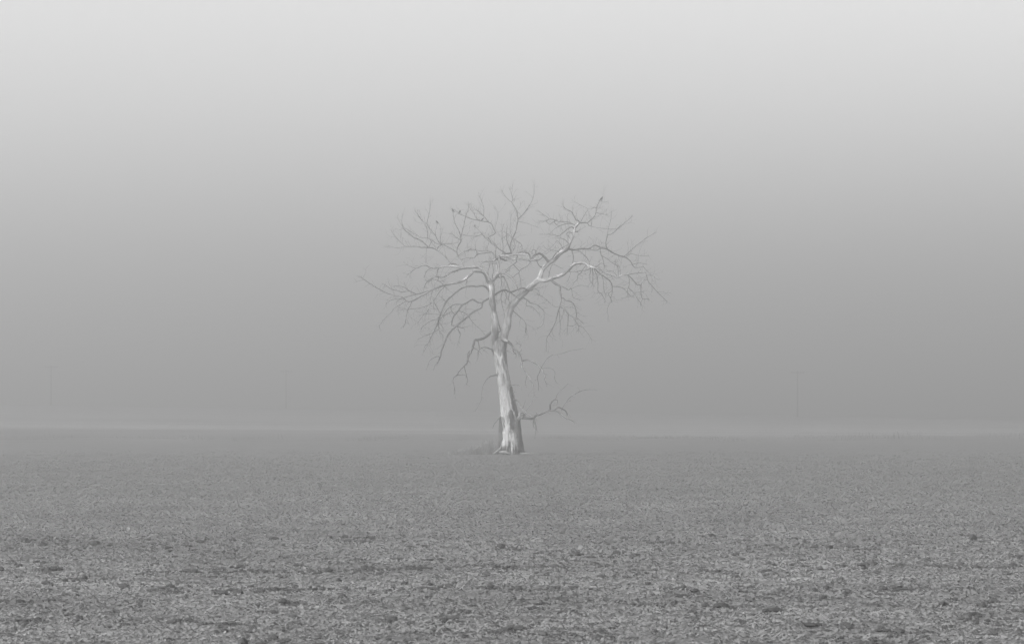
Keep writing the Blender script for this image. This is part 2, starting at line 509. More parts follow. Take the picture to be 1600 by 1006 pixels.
def bark_slab(a0, a1, z0, z1, thick, seed, lift=0.02, parent=trunk, mat=None):
    """a shell of bark still clinging to the trunk between two bearings, with torn edges"""
    NA, NZ = (16, 36) if z1 - z0 > 1 else (5, 9)
    B = Builder()
    for s in (0, 1):
        for i in range(NZ + 1):
            for k in range(NA + 1):
                tz = i / NZ; ta = k / NA
                ja = 0.16 * mnoise.noise(Vector((seed, tz * 9, 1.0))) + 0.06 * mnoise.noise(Vector((seed, tz * 31, 2.0)))
                jb = 0.16 * mnoise.noise(Vector((seed, tz * 8, 5.0))) + 0.06 * mnoise.noise(Vector((seed, tz * 29, 6.0)))
                jt = 0.22 * mnoise.noise(Vector((seed, ta * 5, 9.0)))
                taper = math.sin(min(1, max(0, tz + jt * 0.4)) * math.pi) ** 0.35
                mid = (a0 + a1) / 2
                an = mid + ((a0 + ja) + ((a1 + jb) - (a0 + ja)) * ta - mid) * max(0.12, taper)
                z = z0 + (z1 - z0) * tz + jt * 0.5 * (0.4 if tz > 0.5 else -0.4)
                R = trunk_radius(an, z) + (lift + thick * (0.75 + 0.5 * mnoise.noise(Vector((an * 6, z * 2.5, seed)))) if s else -0.05)
                c = trunk_centre(z)
                B.v.append(Vector((c + math.cos(an) * R, math.sin(an) * R, z)))
                B.g.append((math.cos(an) * R + seed, math.sin(an) * R, z))
    n1 = (NZ + 1) * (NA + 1)
    def I(s, i, k): return s * n1 + i * (NA + 1) + k
    for i in range(NZ):
        for k in range(NA):
            B.f.append((I(1, i, k), I(1, i, k + 1), I(1, i + 1, k + 1), I(1, i + 1, k)))
            B.f.append((I(0, i, k), I(0, i + 1, k), I(0, i + 1, k + 1), I(0, i, k + 1)))
    for i in range(NZ):
        B.f.append((I(0, i, 0), I(1, i, 0), I(1, i + 1, 0), I(0, i + 1, 0)))
        B.f.append((I(0, i, NA), I(0, i + 1, NA), I(1, i + 1, NA), I(1, i, NA)))
    for k in range(NA):
        B.f.append((I(0, 0, k), I(0, 0, k + 1), I(1, 0, k + 1), I(1, 0, k)))
        B.f.append((I(0, NZ, k), I(1, NZ, k), I(1, NZ, k + 1), I(0, NZ, k + 1)))
    return B.build('bark_slab', mat or M_BARK, parent)
PI = math.pi
bark_slab(-0.95, 0.9, -0.2, 2.35, 0.07, 1.3)
bark_slab(-1.05, 0.3, 2.2, 4.15, 0.035, 4.7)
bark_slab(-1.60, -1.02, 1.5, 2.75, 0.02, 8.1, 0.01)
bark_slab(2.62, 3.9, -0.1, 2.25, 0.07, 12.6)
bark_slab(0.9, 2.3, -0.1, 3.4, 0.05, 17.6)
bark_slab(-0.95, -0.45, 5.5, 6.75, 0.02, 21.4, 0.01)
fr = random.Random(5)
for k in range(9):             # scraps of bark still stuck to the bare face
    a = fr.uniform(-2.6, -0.9); z = fr.uniform(0.9, 5.9); w = fr.uniform(0.05, 0.14); hh = fr.uniform(0.10, 0.38)
    bark_slab(a - w, a + w, z - hh, z + hh, 0.012, 30 + k * 3.1, 0.004, mat=M_SCRAP)

# name, parent, level, depth run (m), then x, z, diameter (m) of each joint, measured from the foot of the tree
BRANCHES = """
LS T 1 -0.82 -0.94,6.29,0.469 -0.96,7.38,0.449 -1.00,8.16,0.410 -1.07,8.83,0.351 -1.17,9.72,0.371 -1.22,10.39,0.332 -1.31,10.62,0.273
RS T 1 0.70 -0.55,6.40,0.547 -0.47,6.80,0.527 -0.37,7.38,0.508 -0.24,7.89,0.488 -0.12,8.57,0.449 0.02,9.04,0.430 0.34,9.41,0.410 0.71,9.78,0.371 1.02,10.08,0.351 1.29,10.31,0.324 1.56,10.58,0.293 1.72,10.74,0.273
CO RS 2 -0.70 -0.75,7.04,0.098 -0.63,7.07,0.156 -0.45,7.01,0.176 -0.29,6.95,0.156 -0.19,6.88,0.098
LSp LS 2 0.59 -0.63,7.50,0.078 -0.77,8.11,0.086 -0.90,8.81,0.086 -1.00,9.64,0.078 -1.03,10.44,0.062 -1.01,10.67,0.039
L1 LS 1 1.76 -1.25,10.51,0.273 -1.44,10.82,0.215 -1.52,11.01,0.195 -1.66,11.19,0.195 -1.80,11.31,0.176 -2.00,11.40,0.176 -2.85,11.38,0.156 -3.24,11.44,0.137 -3.71,11.51,0.117 -4.25,11.48,0.098 -4.47,11.33,0.078 -4.56,10.94,0.070 -4.87,10.79,0.062 -5.18,10.55,0.055 -5.32,10.24,0.039
L1b L1 2 1.17 -2.81,11.35,0.117 -3.40,11.21,0.109 -3.86,11.02,0.098 -4.17,10.86,0.086 -4.64,10.90,0.070 -4.83,10.79,0.059 -5.06,10.59,0.039
L1c L1 2 0.59 -4.29,11.46,0.066 -4.75,11.40,0.059 -4.98,11.48,0.055 -5.36,11.58,0.051 -5.82,11.40,0.043 -6.33,11.62,0.031
L1d L1c 2 1.17 -5.82,11.40,0.039 -6.10,11.23,0.031 -6.36,11.10,0.027
L1e L1c 2 0.88 -4.89,11.44,0.043 -5.17,11.25,0.035 -5.31,10.97,0.027
L1f L1b 2 0.88 -4.48,10.67,0.043 -4.64,10.71,0.043 -4.33,10.59,0.039 -3.98,10.24,0.031
L2 LS 1 -3.51 -1.38,10.44,0.164 -1.50,10.72,0.164 -1.61,10.97,0.156 -1.80,11.07,0.156 -2.27,11.07,0.156 -2.31,10.98,0.156 -2.58,10.75,0.164 -2.70,10.62,0.180 -3.09,10.42,0.156 -3.63,10.28,0.125 -4.09,10.17,0.109 -4.64,9.91,0.094 -5.26,9.54,0.074 -5.88,9.18,0.066 -6.20,9.18,0.055 -6.43,9.41,0.051 -6.95,9.51,0.047 -7.51,9.71,0.039
L2b L2 2 -0.59 -7.46,9.71,0.043 -7.74,9.84,0.039 -8.30,10.16,0.039 -8.81,10.51,0.031
L2c L2 2 -0.29 -3.94,10.20,0.074 -4.64,9.93,0.066 -5.26,9.74,0.059 -5.65,9.65,0.051 -6.27,9.47,0.039 -6.73,9.34,0.027
L2d L2c 2 -0.88 -5.69,9.64,0.051 -6.06,9.83,0.047 -6.20,9.92,0.039 -6.43,10.06,0.035 -6.85,10.09,0.031
L2e L2d 2 0.29 -6.11,9.83,0.039 -6.48,9.76,0.039 -6.81,9.85,0.039 -7.13,9.92,0.039 -7.51,10.18,0.035
L2f L2 2 -0.88 -5.85,9.18,0.051 -5.99,8.85,0.051 -6.11,8.62,0.047 -6.18,8.25,0.047 -6.27,7.71,0.035
L2g L2 2 -0.29 -6.25,9.18,0.039 -6.81,8.81,0.035 -7.13,8.48,0.027 -7.51,8.11,0.023 -7.79,7.69,0.020
L2h L2 2 -0.88 -6.43,9.27,0.035 -6.90,9.27,0.031 -7.32,9.04,0.023
L2i L2 2 -0.59 -2.66,10.63,0.086 -2.64,10.44,0.078 -2.70,10.24,0.062 -2.62,10.17,0.039
L2j L2 2 -1.17 -4.60,9.89,0.043 -4.79,9.35,0.039 -4.87,8.73,0.035 -5.26,8.26,0.027 -5.49,7.88,0.020
L2k L2j 2 0.59 -4.71,9.09,0.035 -4.94,8.95,0.035 -5.55,8.78,0.031 -6.43,8.72,0.023
L2m L2 2 0.59 -3.86,10.20,0.039 -4.33,9.74,0.039 -4.60,9.27,0.031 -4.64,8.96,0.020
L3 LS 1 -2.64 -1.30,9.93,0.113 -1.47,10.13,0.109 -1.65,10.24,0.094 -2.08,10.20,0.090 -2.54,10.20,0.094 -3.09,9.97,0.098 -3.71,9.43,0.098 -3.98,9.04,0.102 -4.21,8.50,0.094 -4.33,8.03,0.086 -4.64,7.33,0.062 -4.91,6.71,0.047 -5.18,6.17,0.031
L3b L3 2 -0.29 -4.35,8.25,0.062 -4.33,7.79,0.055 -4.28,7.41,0.039
L3g L3 2 -0.88 -4.31,8.11,0.055 -4.59,7.41,0.047 -4.77,7.09,0.043 -4.96,6.67,0.035 -5.15,6.48,0.027 -5.22,6.13,0.020
L3c L3 2 0.59 -4.45,8.16,0.039 -4.91,8.02,0.035 -5.38,7.65,0.027
L3d L3 2 -0.88 -4.31,8.11,0.039 -3.93,8.39,0.039 -3.61,8.53,0.039
L3f L3 2 -0.59 -4.26,8.58,0.039 -4.45,8.90,0.039 -4.59,9.18,0.035 -4.56,9.37,0.031
L3h L3 2 -0.29 -4.26,8.02,0.035 -4.07,7.65,0.031
L3i L3 2 0.29 -4.33,8.44,0.031 -4.91,8.48,0.027 -5.42,8.41,0.020
L3j L3 2 0.47 -3.98,9.28,0.035 -4.17,9.51,0.031
L3k L3 2 0.82 -4.35,7.51,0.031 -4.77,7.32,0.027 -5.24,7.13,0.023 -5.52,7.02,0.016
L3l L3 2 -0.53 -4.26,7.46,0.027 -4.07,7.13,0.023 -4.05,6.85,0.016
L5 RS 1 -2.93 1.30,10.04,0.102 1.09,10.06,0.094 0.76,10.16,0.094 0.34,10.02,0.094 0.02,9.90,0.113 -0.45,10.02,0.117 -1.05,9.67,0.113 -1.66,9.27,0.109 -1.77,8.92,0.094 -2.15,8.73,0.094 -2.62,8.34,0.102 -3.24,7.81,0.117 -3.71,7.33,0.117 -3.94,6.87,0.109 -4.13,6.32,0.094 -4.25,5.86,0.086 -4.37,5.51,0.055
L5b L5 2 -0.47 -4.33,5.94,0.051 -4.72,5.78,0.043 -4.95,5.47,0.035 -5.01,5.20,0.027
L5c L5 2 0.23 -4.36,5.63,0.035 -4.56,5.39,0.031 -4.60,5.20,0.023
L5d L5 2 -0.47 -3.28,7.76,0.055 -3.14,7.51,0.047 -3.00,7.25,0.043 -3.10,7.09,0.035 -3.10,6.85,0.023
L5e L5 2 0.29 -3.28,7.76,0.043 -3.10,7.70,0.043 -2.86,7.67,0.035
L5f L5 2 0.29 -2.51,8.32,0.035 -2.21,7.93,0.027 -1.84,7.60,0.023 -1.58,7.30,0.016
L4 L5 1 -0.59 -1.66,9.18,0.078 -1.70,9.18,0.070 -2.02,9.25,0.070 -2.35,9.41,0.090 -2.72,9.18,0.105 -3.00,9.00,0.121 -3.19,8.72,0.105 -3.45,8.39,0.094 -3.55,8.06,0.078 -3.56,7.83,0.070 -3.40,7.82,0.047
L4b L4 2 0.59 -3.14,8.74,0.043 -2.82,8.62,0.039 -2.61,8.48,0.027
L4c L4 2 0.59 -2.96,9.11,0.066 -3.38,9.13,0.062 -3.75,8.90,0.051 -4.07,8.53,0.043 -4.26,8.25,0.035
L4d L4 2 -0.47 -3.38,8.48,0.043 -3.56,8.67,0.039 -3.63,8.90,0.027
LL T 1 -2.05 -1.04,7.57,0.187 -1.22,7.43,0.172 -1.57,7.13,0.160 -1.99,6.97,0.148 -2.19,6.95,0.148 -2.27,6.63,0.141 -2.39,6.29,0.121 -2.56,5.90,0.102 -2.66,5.51,0.086 -2.76,5.43,0.078 -3.05,5.12,0.074 -3.25,4.81,0.066 -3.50,4.54,0.055 -3.40,4.15,0.047 -3.36,3.65,0.031
LLb LL 2 0.35 -2.74,5.35,0.062 -2.68,4.81,0.051 -2.60,4.54,0.043 -2.67,4.28,0.031
LLc LL 2 0.59 -2.35,6.44,0.066 -2.56,6.21,0.062 -2.62,5.90,0.055 -2.53,5.63,0.031
LLd LL 2 -0.35 -2.01,6.94,0.066 -1.94,6.72,0.059 -1.92,6.46,0.047
LLe LL 2 -0.70 -2.26,6.48,0.047 -1.95,6.29,0.039 -1.79,6.15,0.027
LLf LL 2 0.70 -3.25,4.81,0.035 -2.98,4.83,0.031 -2.74,4.83,0.023
LLg LLe 2 0.18 -1.95,6.27,0.035 -1.95,6.02,0.027 -2.02,5.78,0.020
LM T 1 -1.46 -1.04,6.32,0.094 -1.22,6.43,0.074 -1.52,6.51,0.059 -1.75,6.48,0.047 -1.96,6.30,0.039 -2.01,5.97,0.023
LN T 1 -1.17 -0.73,4.83,0.117 -0.92,4.85,0.094 -1.19,4.77,0.066 -1.46,4.59,0.039 -1.70,4.11,0.031 -1.81,3.26,0.027 -2.12,2.71,0.016
LO T 1 -0.47 -0.54,2.39,0.086 -0.73,2.21,0.066 -0.87,2.02,0.055 -1.01,1.83,0.051 -1.10,1.60,0.043
FR RS 1 -2.34 -0.40,6.97,0.187 -0.26,6.93,0.172 0.02,6.72,0.144 0.20,6.44,0.121 0.44,6.21,0.113 0.58,5.93,0.113 0.67,5.69,0.117 0.67,5.37,0.090 0.86,5.09,0.074 1.00,4.88,0.066 1.18,4.62,0.055 1.32,4.30,0.047 1.39,3.92,0.039 1.42,3.60,0.023
FRb T 1 -0.70 -0.38,6.30,0.078 -0.24,6.30,0.066 -0.03,6.26,0.059 0.16,6.14,0.051 0.30,6.21,0.047 0.48,6.16,0.031
FRc FR 2 -1.46 0.68,5.67,0.121 1.00,5.75,0.117 1.32,5.65,0.109 1.60,5.46,0.094 1.81,5.23,0.090 2.02,4.90,0.070 2.09,4.67,0.055 2.02,4.53,0.047 2.16,4.25,0.039
FRd FRc 2 -1.17 1.82,5.27,0.055 1.97,5.47,0.043 2.21,5.81,0.035 2.52,6.01,0.035 2.94,6.08,0.031 3.49,6.24,0.027 4.26,6.38,0.016
FRe FRc 2 0.47 1.79,5.18,0.043 1.73,4.95,0.043 1.60,4.71,0.043 1.67,4.30,0.043 1.69,3.92,0.031
FRf FR 2 0.88 0.44,6.21,0.047 0.63,6.30,0.043 0.62,6.44,0.043 0.55,6.55,0.039 0.60,6.67,0.039 0.41,6.79,0.031
FRg FR 2 0.53 0.95,4.85,0.035 0.93,4.57,0.027 0.88,4.27,0.020
FRh FRc 2 0.70 1.86,5.25,0.020 2.25,5.25,0.020 2.48,5.19,0.023 2.65,5.00,0.031 2.67,4.53,0.031 2.83,4.30,0.027
FRi FR 2 0.53 0.16,6.48,0.059 0.18,6.25,0.055 0.34,6.11,0.047
FRj T 1 -0.59 -0.08,4.23,0.078 0.04,4.24,0.059 0.34,4.25,0.051 0.53,4.20,0.039 0.67,4.06,0.020
LR T 1 -1.76 0.34,2.18,0.273 0.53,2.21,0.234 0.59,2.30,0.211 0.78,2.24,0.164 1.15,2.19,0.137 1.38,2.21,0.148 1.52,2.39,0.148 1.89,2.51,0.141 2.22,2.65,0.125 2.50,2.70,0.105 2.83,2.63,0.090 3.06,2.46,0.082 3.34,2.21,0.070 3.53,2.14,0.062 3.76,2.04,0.051
LRx LR 2 -0.59 0.53,2.30,0.156 0.76,2.45,0.125 0.95,2.35,0.094 1.18,2.28,0.074 1.39,2.21,0.059
LRy LR 2 0.70 0.58,2.39,0.125 0.65,2.51,0.102 0.81,2.42,0.086 0.90,2.30,0.062
LRz LR 2 -0.35 1.34,2.23,0.086 1.41,2.09,0.074 1.44,1.86,0.062 1.53,1.77,0.047 1.55,1.49,0.035
LRt T 1 -1.64 0.06,3.35,0.141 0.18,3.37,0.113 0.39,3.28,0.078 0.53,3.00,0.074 0.72,2.72,0.078 1.00,2.49,0.090 1.37,2.25,0.102
LRb LR 2 -0.23 1.42,2.16,0.102 1.48,1.91,0.082 1.51,1.63,0.070 1.50,1.25,0.051 1.48,1.11,0.023
LRbb LR 2 0.35 1.40,2.19,0.055 1.37,1.86,0.043 1.43,1.63,0.031
LRc LR 2 -0.47 2.44,2.71,0.102 2.38,3.02,0.094 2.48,3.21,0.090 2.71,3.37,0.086 2.83,3.28,0.062 2.78,3.02,0.039
LRd LRc 2 -0.59 2.69,3.40,0.047 2.83,3.70,0.039 3.06,3.91,0.035 3.29,4.14,0.027 3.41,4.28,0.016
LRe LR 2 0.59 2.62,2.71,0.074 2.87,2.88,0.086 3.11,2.79,0.074 3.34,2.65,0.070 3.43,2.42,0.055
LRf LRe 2 0.47 3.08,2.81,0.043 3.29,3.09,0.039 3.62,3.49,0.039 4.04,3.75,0.035 4.46,3.92,0.031 4.76,3.96,0.023 5.02,3.96,0.016
LRg LR 2 0.23 1.58,2.44,0.078 1.56,2.52,0.051
LRh LRt 2 0.59 0.92,2.67,0.027 1.20,3.02,0.023 1.36,3.35,0.020 1.43,3.72,0.016
LRi LRt 2 -0.59 0.73,2.84,0.035 0.80,2.98,0.027 0.87,3.21,0.016
LRs LR 2 0.23 0.55,2.18,0.176 0.53,2.44,0.117 0.51,2.60,0.039
LRu LR 2 -0.35 0.72,2.21,0.125 0.79,2.39,0.094 0.74,2.56,0.047
LRv T 1 -0.59 0.09,3.46,0.098 0.20,3.56,0.070 0.16,3.70,0.051 0.25,3.84,0.031
V LS 1 0.70 -1.26,10.44,0.273 -1.17,10.55,0.234 -1.01,10.69,0.215 -0.84,10.86,0.195 -0.78,11.23,0.195 -0.73,11.69,0.176 -0.73,12.07,0.156 -0.68,11.97,0.156 -0.63,12.08,0.156
VR V 1 -1.76 -0.87,10.74,0.156 -0.66,11.02,0.141 -0.47,11.00,0.141 -0.26,10.93,0.156 -0.03,10.74,0.125 0.16,10.53,0.105 0.37,10.13,0.086 0.48,9.92,0.055
VRb VR 2 -0.59 -0.66,10.74,0.117 -0.45,10.81,0.102 -0.26,10.48,0.086 -0.17,10.20,0.074 -0.08,9.92,0.070 -0.12,9.46,0.047 -0.08,9.09,0.031
VRc VR 2 -0.70 -0.59,11.00,0.102 -0.61,10.74,0.094 -0.54,10.44,0.062 -0.60,10.06,0.039
VRd VRb 2 0.70 -0.03,9.88,0.062 0.25,9.64,0.051 0.53,9.46,0.039
VRe VRb 2 -0.35 -0.17,9.88,0.047 -0.31,9.60,0.043 -0.08,9.27,0.031 -0.03,8.90,0.020
VRf L5 2 -0.47 -0.47,10.02,0.051 -0.59,9.64,0.047 -0.54,9.18,0.043 -0.40,8.62,0.027
VRg L5 2 0.29 -0.42,10.02,0.047 -0.26,9.74,0.039 -0.31,9.46,0.031
VRh VR 2 0.88 -0.40,10.97,0.051 -0.17,11.18,0.047 -0.05,11.32,0.035
VRi V 2 0.88 -0.77,11.32,0.078 -0.87,11.65,0.059 -1.26,11.65,0.027
VRj L1 2 0.59 -1.38,10.67,0.055 -1.38,11.14,0.051 -1.26,11.65,0.039 -1.24,11.97,0.023
VRk V 2 -0.59 -1.12,10.72,0.051 -1.06,11.14,0.043 -1.10,11.51,0.039 -1.15,11.79,0.027
U1 V 2 -0.59 -0.63,12.01,0.141 -0.91,11.87,0.125 -1.19,11.78,0.109 -1.47,11.76,0.078 -1.71,11.66,0.047 -1.85,11.50,0.031
U1b V 2 1.46 -0.66,11.92,0.117 -0.36,11.90,0.102 -0.22,11.94,0.078
U4 V 2 1.76 -0.77,11.97,0.094 -0.94,12.15,0.078 -1.19,12.36,0.070 -1.61,12.33,0.066 -2.03,12.27,0.066 -2.24,12.08,0.051 -2.62,12.10,0.043 -2.93,12.02,0.031
U4b U4 2 0.47 -2.08,12.24,0.051 -2.12,12.52,0.043 -2.39,12.60,0.035 -2.70,12.49,0.027 -3.01,12.25,0.020
U4c U4 2 0.59 -2.03,12.27,0.039 -2.10,12.53,0.035 -1.80,12.48,0.031 -1.47,12.55,0.020
U5 V 2 -0.59 -0.89,11.92,0.062 -0.91,12.34,0.047 -0.87,12.71,0.035
AR V 1 -1.17 -0.63,12.08,0.156 -0.26,12.11,0.141 0.06,12.14,0.141 0.44,12.18,0.129 0.81,12.14,0.121 1.07,12.06,0.117 1.16,11.87,0.109 1.21,11.76,0.102 1.42,11.83,0.117 1.60,11.80,0.102
AR2 AR 2 0.59 -0.54,12.18,0.086 -0.22,12.25,0.098 0.34,12.27,0.082 0.72,12.41,0.074 0.95,12.34,0.082 1.14,12.20,0.086 1.19,11.97,0.078
PR AR 2 -1.05 -0.61,12.08,0.117 -0.26,12.00,0.098 0.11,11.87,0.074 0.62,11.85,0.055 1.14,11.73,0.043
ARc AR 2 -0.82 0.39,12.16,0.078 0.41,12.01,0.074 0.32,11.87,0.066 0.34,11.69,0.059 0.16,11.52,0.051 -0.17,11.28,0.043 -0.26,11.18,0.031
ARd ARc 2 0.29 0.13,11.55,0.047 0.34,11.32,0.047 0.53,11.09,0.047 0.34,10.95,0.039 0.13,10.76,0.035
ARe AR 2 -0.35 1.16,11.78,0.062 1.07,11.50,0.055 0.81,11.32,0.047 0.53,11.09,0.043 0.58,10.58,0.031 0.65,10.11,0.020
U2 AR 1 1.46 -0.26,12.18,0.082 -0.40,12.32,0.078 -0.73,12.57,0.074 -1.15,12.90,0.070 -1.47,13.18,0.062 -1.75,13.50,0.055 -2.03,13.83,0.047 -2.27,14.06,0.039 -2.19,14.04,0.031
U2b U2 2 0.35 -1.15,12.90,0.047 -1.33,13.22,0.043
U3 U2 2 1.46 -1.38,13.11,0.051 -1.33,13.34,0.051 -1.12,13.42,0.055 -0.92,13.61,0.059 -1.04,13.81,0.059 -1.15,14.11,0.059 -1.38,14.29,0.055 -1.85,14.37,0.051 -2.13,14.55,0.043 -2.27,14.81,0.039 -2.58,15.28,0.027
U3b U3 2 0.29 -1.84,14.36,0.043 -2.08,14.41,0.043 -2.46,14.50,0.043 -2.78,14.66,0.039 -3.16,14.81,0.035
U3c U3 2 -0.59 -1.38,14.29,0.043 -1.66,14.62,0.039 -2.06,14.95,0.035
U3d U3c 2 0.29 -1.64,14.61,0.035 -1.66,14.85,0.035 -1.68,15.23,0.035 -1.89,15.81,0.031
U3e U3 2 0.59 -0.92,13.61,0.031 -0.96,13.92,0.027 -0.77,14.71,0.023 -0.91,15.13,0.016
U6 AR 2 1.46 -0.54,12.18,0.055 -0.47,12.43,0.051 -0.49,12.99,0.043 -0.54,13.55,0.035 -0.47,14.11,0.023
U7 AR 2 -0.88 0.04,12.18,0.074 -0.08,12.57,0.062 -0.22,12.94,0.055 -0.26,13.32,0.043 -0.24,13.69,0.027
U8 AR 1 0.88 0.03,12.18,0.074 -0.01,12.48,0.066 -0.01,12.76,0.066 0.11,13.18,0.062 0.30,13.60,0.062 0.37,13.97,0.062 0.44,14.34,0.062 0.41,14.67,0.059 0.34,14.90,0.055 0.20,15.18,0.051 0.06,15.41,0.051 0.13,15.53,0.039 0.09,15.74,0.035 0.02,15.97,0.031 -0.04,16.18,0.020
U8b U8 2 0.47 0.06,15.41,0.039 -0.17,15.60,0.031 -0.45,15.97,0.023 -0.54,16.16,0.016
U8c U8 2 -0.47 0.44,14.32,0.047 0.72,14.60,0.043 1.04,14.95,0.031
U8d U8c 2 -0.29 0.72,14.60,0.035 1.18,15.23,0.031 1.35,15.60,0.027 1.44,15.97,0.023 1.45,16.25,0.016
U8e U8 2 -0.70 0.11,13.22,0.047 0.39,12.99,0.043 0.65,12.76,0.039 0.68,12.50,0.035
U8f U8 2 0.59 0.11,13.22,0.039 -0.03,13.60,0.031 -0.01,14.11,0.027 0.04,14.62,0.020
U8g U8 2 -0.35 0.13,13.13,0.035 0.25,12.76,0.031 0.18,12.43,0.027
U8h U8 2 0.23 0.13,13.25,0.035 -0.26,13.50,0.031 -0.54,13.62,0.023
U8i U8 2 0.59 0.41,14.18,0.027 1.00,14.11,0.023 1.60,13.92,0.016
U9 U2 2 -0.23 -1.33,13.01,0.043 -1.43,12.62,0.031
U9b U2 2 0.47 -1.73,13.46,0.039 -2.03,13.39,0.031 -2.27,13.33,0.023
LU L1 1 1.46 -2.81,11.40,0.109 -3.05,11.79,0.098 -3.24,12.14,0.086 -3.30,12.45,0.074 -3.23,12.72,0.074 -3.09,12.99,0.070 -3.06,13.26,0.062 -3.16,13.65,0.055 -3.36,14.04,0.047 -3.49,14.43,0.039 -3.54,14.85,0.031
LUb LU 2 0.47 -3.06,13.26,0.051 -2.97,13.65,0.043 -2.85,14.19,0.039 -2.78,14.58,0.035 -2.62,15.05,0.031 -2.58,15.32,0.023
LUc LU 2 -0.35 -3.09,13.11,0.043 -3.36,13.30,0.035 -3.59,13.49,0.023
LUd LUb 2 0.35 -2.99,13.53,0.035 -2.70,13.42,0.035 -2.15,13.38,0.027 -1.77,13.53,0.023
LUe LU 2 0.59 -3.24,12.17,0.043 -2.85,12.41,0.039 -2.46,12.60,0.031
LUf LU 2 -0.59 -3.28,12.33,0.043 -3.63,12.56,0.039 -3.94,12.72,0.035 -4.25,12.91,0.027
LV L1 1 2.64 -3.59,11.53,0.094 -3.73,11.72,0.086 -3.91,11.99,0.078 -4.19,12.27,0.074 -4.52,12.53,0.078 -4.84,12.67,0.074 -5.17,12.72,0.070 -5.54,12.74,0.066 -5.92,12.81,0.066 -6.52,12.85,0.055 -6.80,13.09,0.043 -7.08,13.37,0.035 -7.31,13.65,0.027 -7.41,13.86,0.020
LVb LV 2 0.59 -4.52,12.53,0.059 -4.47,12.72,0.055 -4.24,12.89,0.055 -4.38,12.97,0.055 -4.56,13.30,0.059 -4.75,13.60,0.059 -4.98,13.88,0.059 -5.17,14.18,0.055 -5.43,14.33,0.051 -5.59,14.56,0.043 -5.73,14.79,0.039 -5.82,14.88,0.023
LVc LVb 2 -0.35 -5.15,14.18,0.039 -5.10,14.51,0.035 -4.98,14.98,0.027 -4.94,15.30,0.020
LVd LV 2 -0.82 -5.10,12.73,0.051 -5.45,13.09,0.055 -5.68,13.20,0.055 -6.01,13.35,0.051 -6.29,13.58,0.043 -6.57,13.81,0.039 -6.66,14.14,0.027 -6.67,14.56,0.020
LVe LV 2 0.59 -5.05,12.74,0.039 -4.91,13.09,0.047 -4.94,13.18,0.047 -5.12,13.29,0.039 -5.54,13.37,0.035 -6.01,13.63,0.031 -6.57,13.97,0.027
LVf LVe 2 -0.23 -5.10,13.30,0.035 -5.12,13.63,0.035 -5.19,13.93,0.023
LVg LVb 2 0.35 -4.26,12.90,0.043 -4.33,13.11,0.039 -4.31,13.44,0.031 -4.31,13.81,0.020
LVh LV 2 0.35 -6.50,12.83,0.027 -7.03,12.76,0.023 -7.55,12.88,0.016
LVi LV 2 -0.29 -5.22,12.72,0.027 -5.20,12.23,0.020 -5.22,11.76,0.016
LVj LVb 2 -0.35 -4.26,12.90,0.035 -3.77,12.90,0.027 -3.26,12.97,0.020
LVk LVb 2 0.23 -4.66,13.44,0.031 -4.63,13.72,0.023 -4.52,14.18,0.016
LVl LV 2 0.47 -4.52,12.53,0.020 -4.94,13.18,0.035 -4.56,12.97,0.035 -4.29,12.90,0.031
LVm L1 2 0.59 -3.73,11.51,0.078 -3.77,11.62,0.062 -3.54,11.67,0.055 -3.33,11.65,0.039
UR RS 1 2.64 1.56,10.51,0.328 1.74,10.76,0.305 1.84,11.05,0.285 1.98,11.37,0.285 2.31,11.74,0.285 2.73,12.06,0.269 3.10,12.43,0.262 3.48,12.71,0.242 3.64,12.99,0.203 3.80,13.36,0.180 3.92,13.79,0.160 3.98,14.06,0.160 4.14,14.23,0.156 4.30,14.41,0.113
CR UR 1 -1.17 2.39,11.76,0.195 2.32,11.83,0.180 2.16,12.04,0.164 1.97,12.20,0.148 1.74,12.32,0.129 1.55,12.25,0.113 1.37,12.11,0.090 1.23,11.97,0.070
CRb CR 2 -0.47 1.53,12.25,0.047 1.51,12.50,0.043 1.32,12.50,0.043 1.30,12.29,0.031
CRc CR 2 0.47 1.60,11.83,0.055 1.93,12.06,0.047 1.88,12.25,0.031
CRd UR 2 -0.70 2.07,11.50,0.062 1.86,11.50,0.055 1.69,11.64,0.051 1.60,11.83,0.047 1.42,11.92,0.039
UR1 UR 1 3.51 3.52,12.71,0.125 3.89,12.66,0.105 4.27,12.73,0.098 4.64,12.76,0.094 4.90,12.77,0.090 5.11,12.94,0.074 5.34,12.99,0.074 5.57,12.90,0.078 5.90,12.84,0.082 6.32,12.64,0.082 6.27,12.64,0.078 6.55,12.52,0.074 6.83,12.43,0.066 7.11,12.38,0.062 7.34,12.29,0.059 7.58,12.08,0.055 7.72,11.85,0.051 7.90,11.73,0.043 8.18,11.75,0.031 8.37,11.85,0.023
UR1b UR1 2 -0.59 4.92,12.76,0.062 5.20,12.66,0.066 5.43,12.69,0.066 5.57,12.76,0.066 5.80,12.75,0.062
UR1c UR1 2 0.59 7.16,12.40,0.043 7.44,12.64,0.043 7.84,13.03,0.039 8.15,13.26,0.035 8.62,13.61,0.031 9.12,13.92,0.020
UR1d UR1 2 -0.47 7.20,12.41,0.039 7.53,12.56,0.039 7.81,12.51,0.035 8.14,12.41,0.031 8.60,12.40,0.020
UR1e UR1 2 0.35 8.37,11.85,0.031 8.60,11.59,0.027 8.84,11.36,0.023 9.02,10.98,0.016
UR1f UR1d 2 0.23 8.07,12.42,0.027 8.02,12.01,0.023 7.95,11.92,0.020
UR1g UR1 2 -0.88 6.08,12.76,0.062 5.99,12.94,0.059 5.97,13.27,0.055 6.06,13.67,0.051 6.27,13.69,0.047 6.46,13.83,0.043 6.69,14.04,0.039 7.06,14.35,0.035 7.53,14.74,0.023
UR1h UR1 2 -0.59 5.59,12.76,0.059 5.64,12.43,0.055 5.73,12.25,0.051 5.85,11.59,0.039
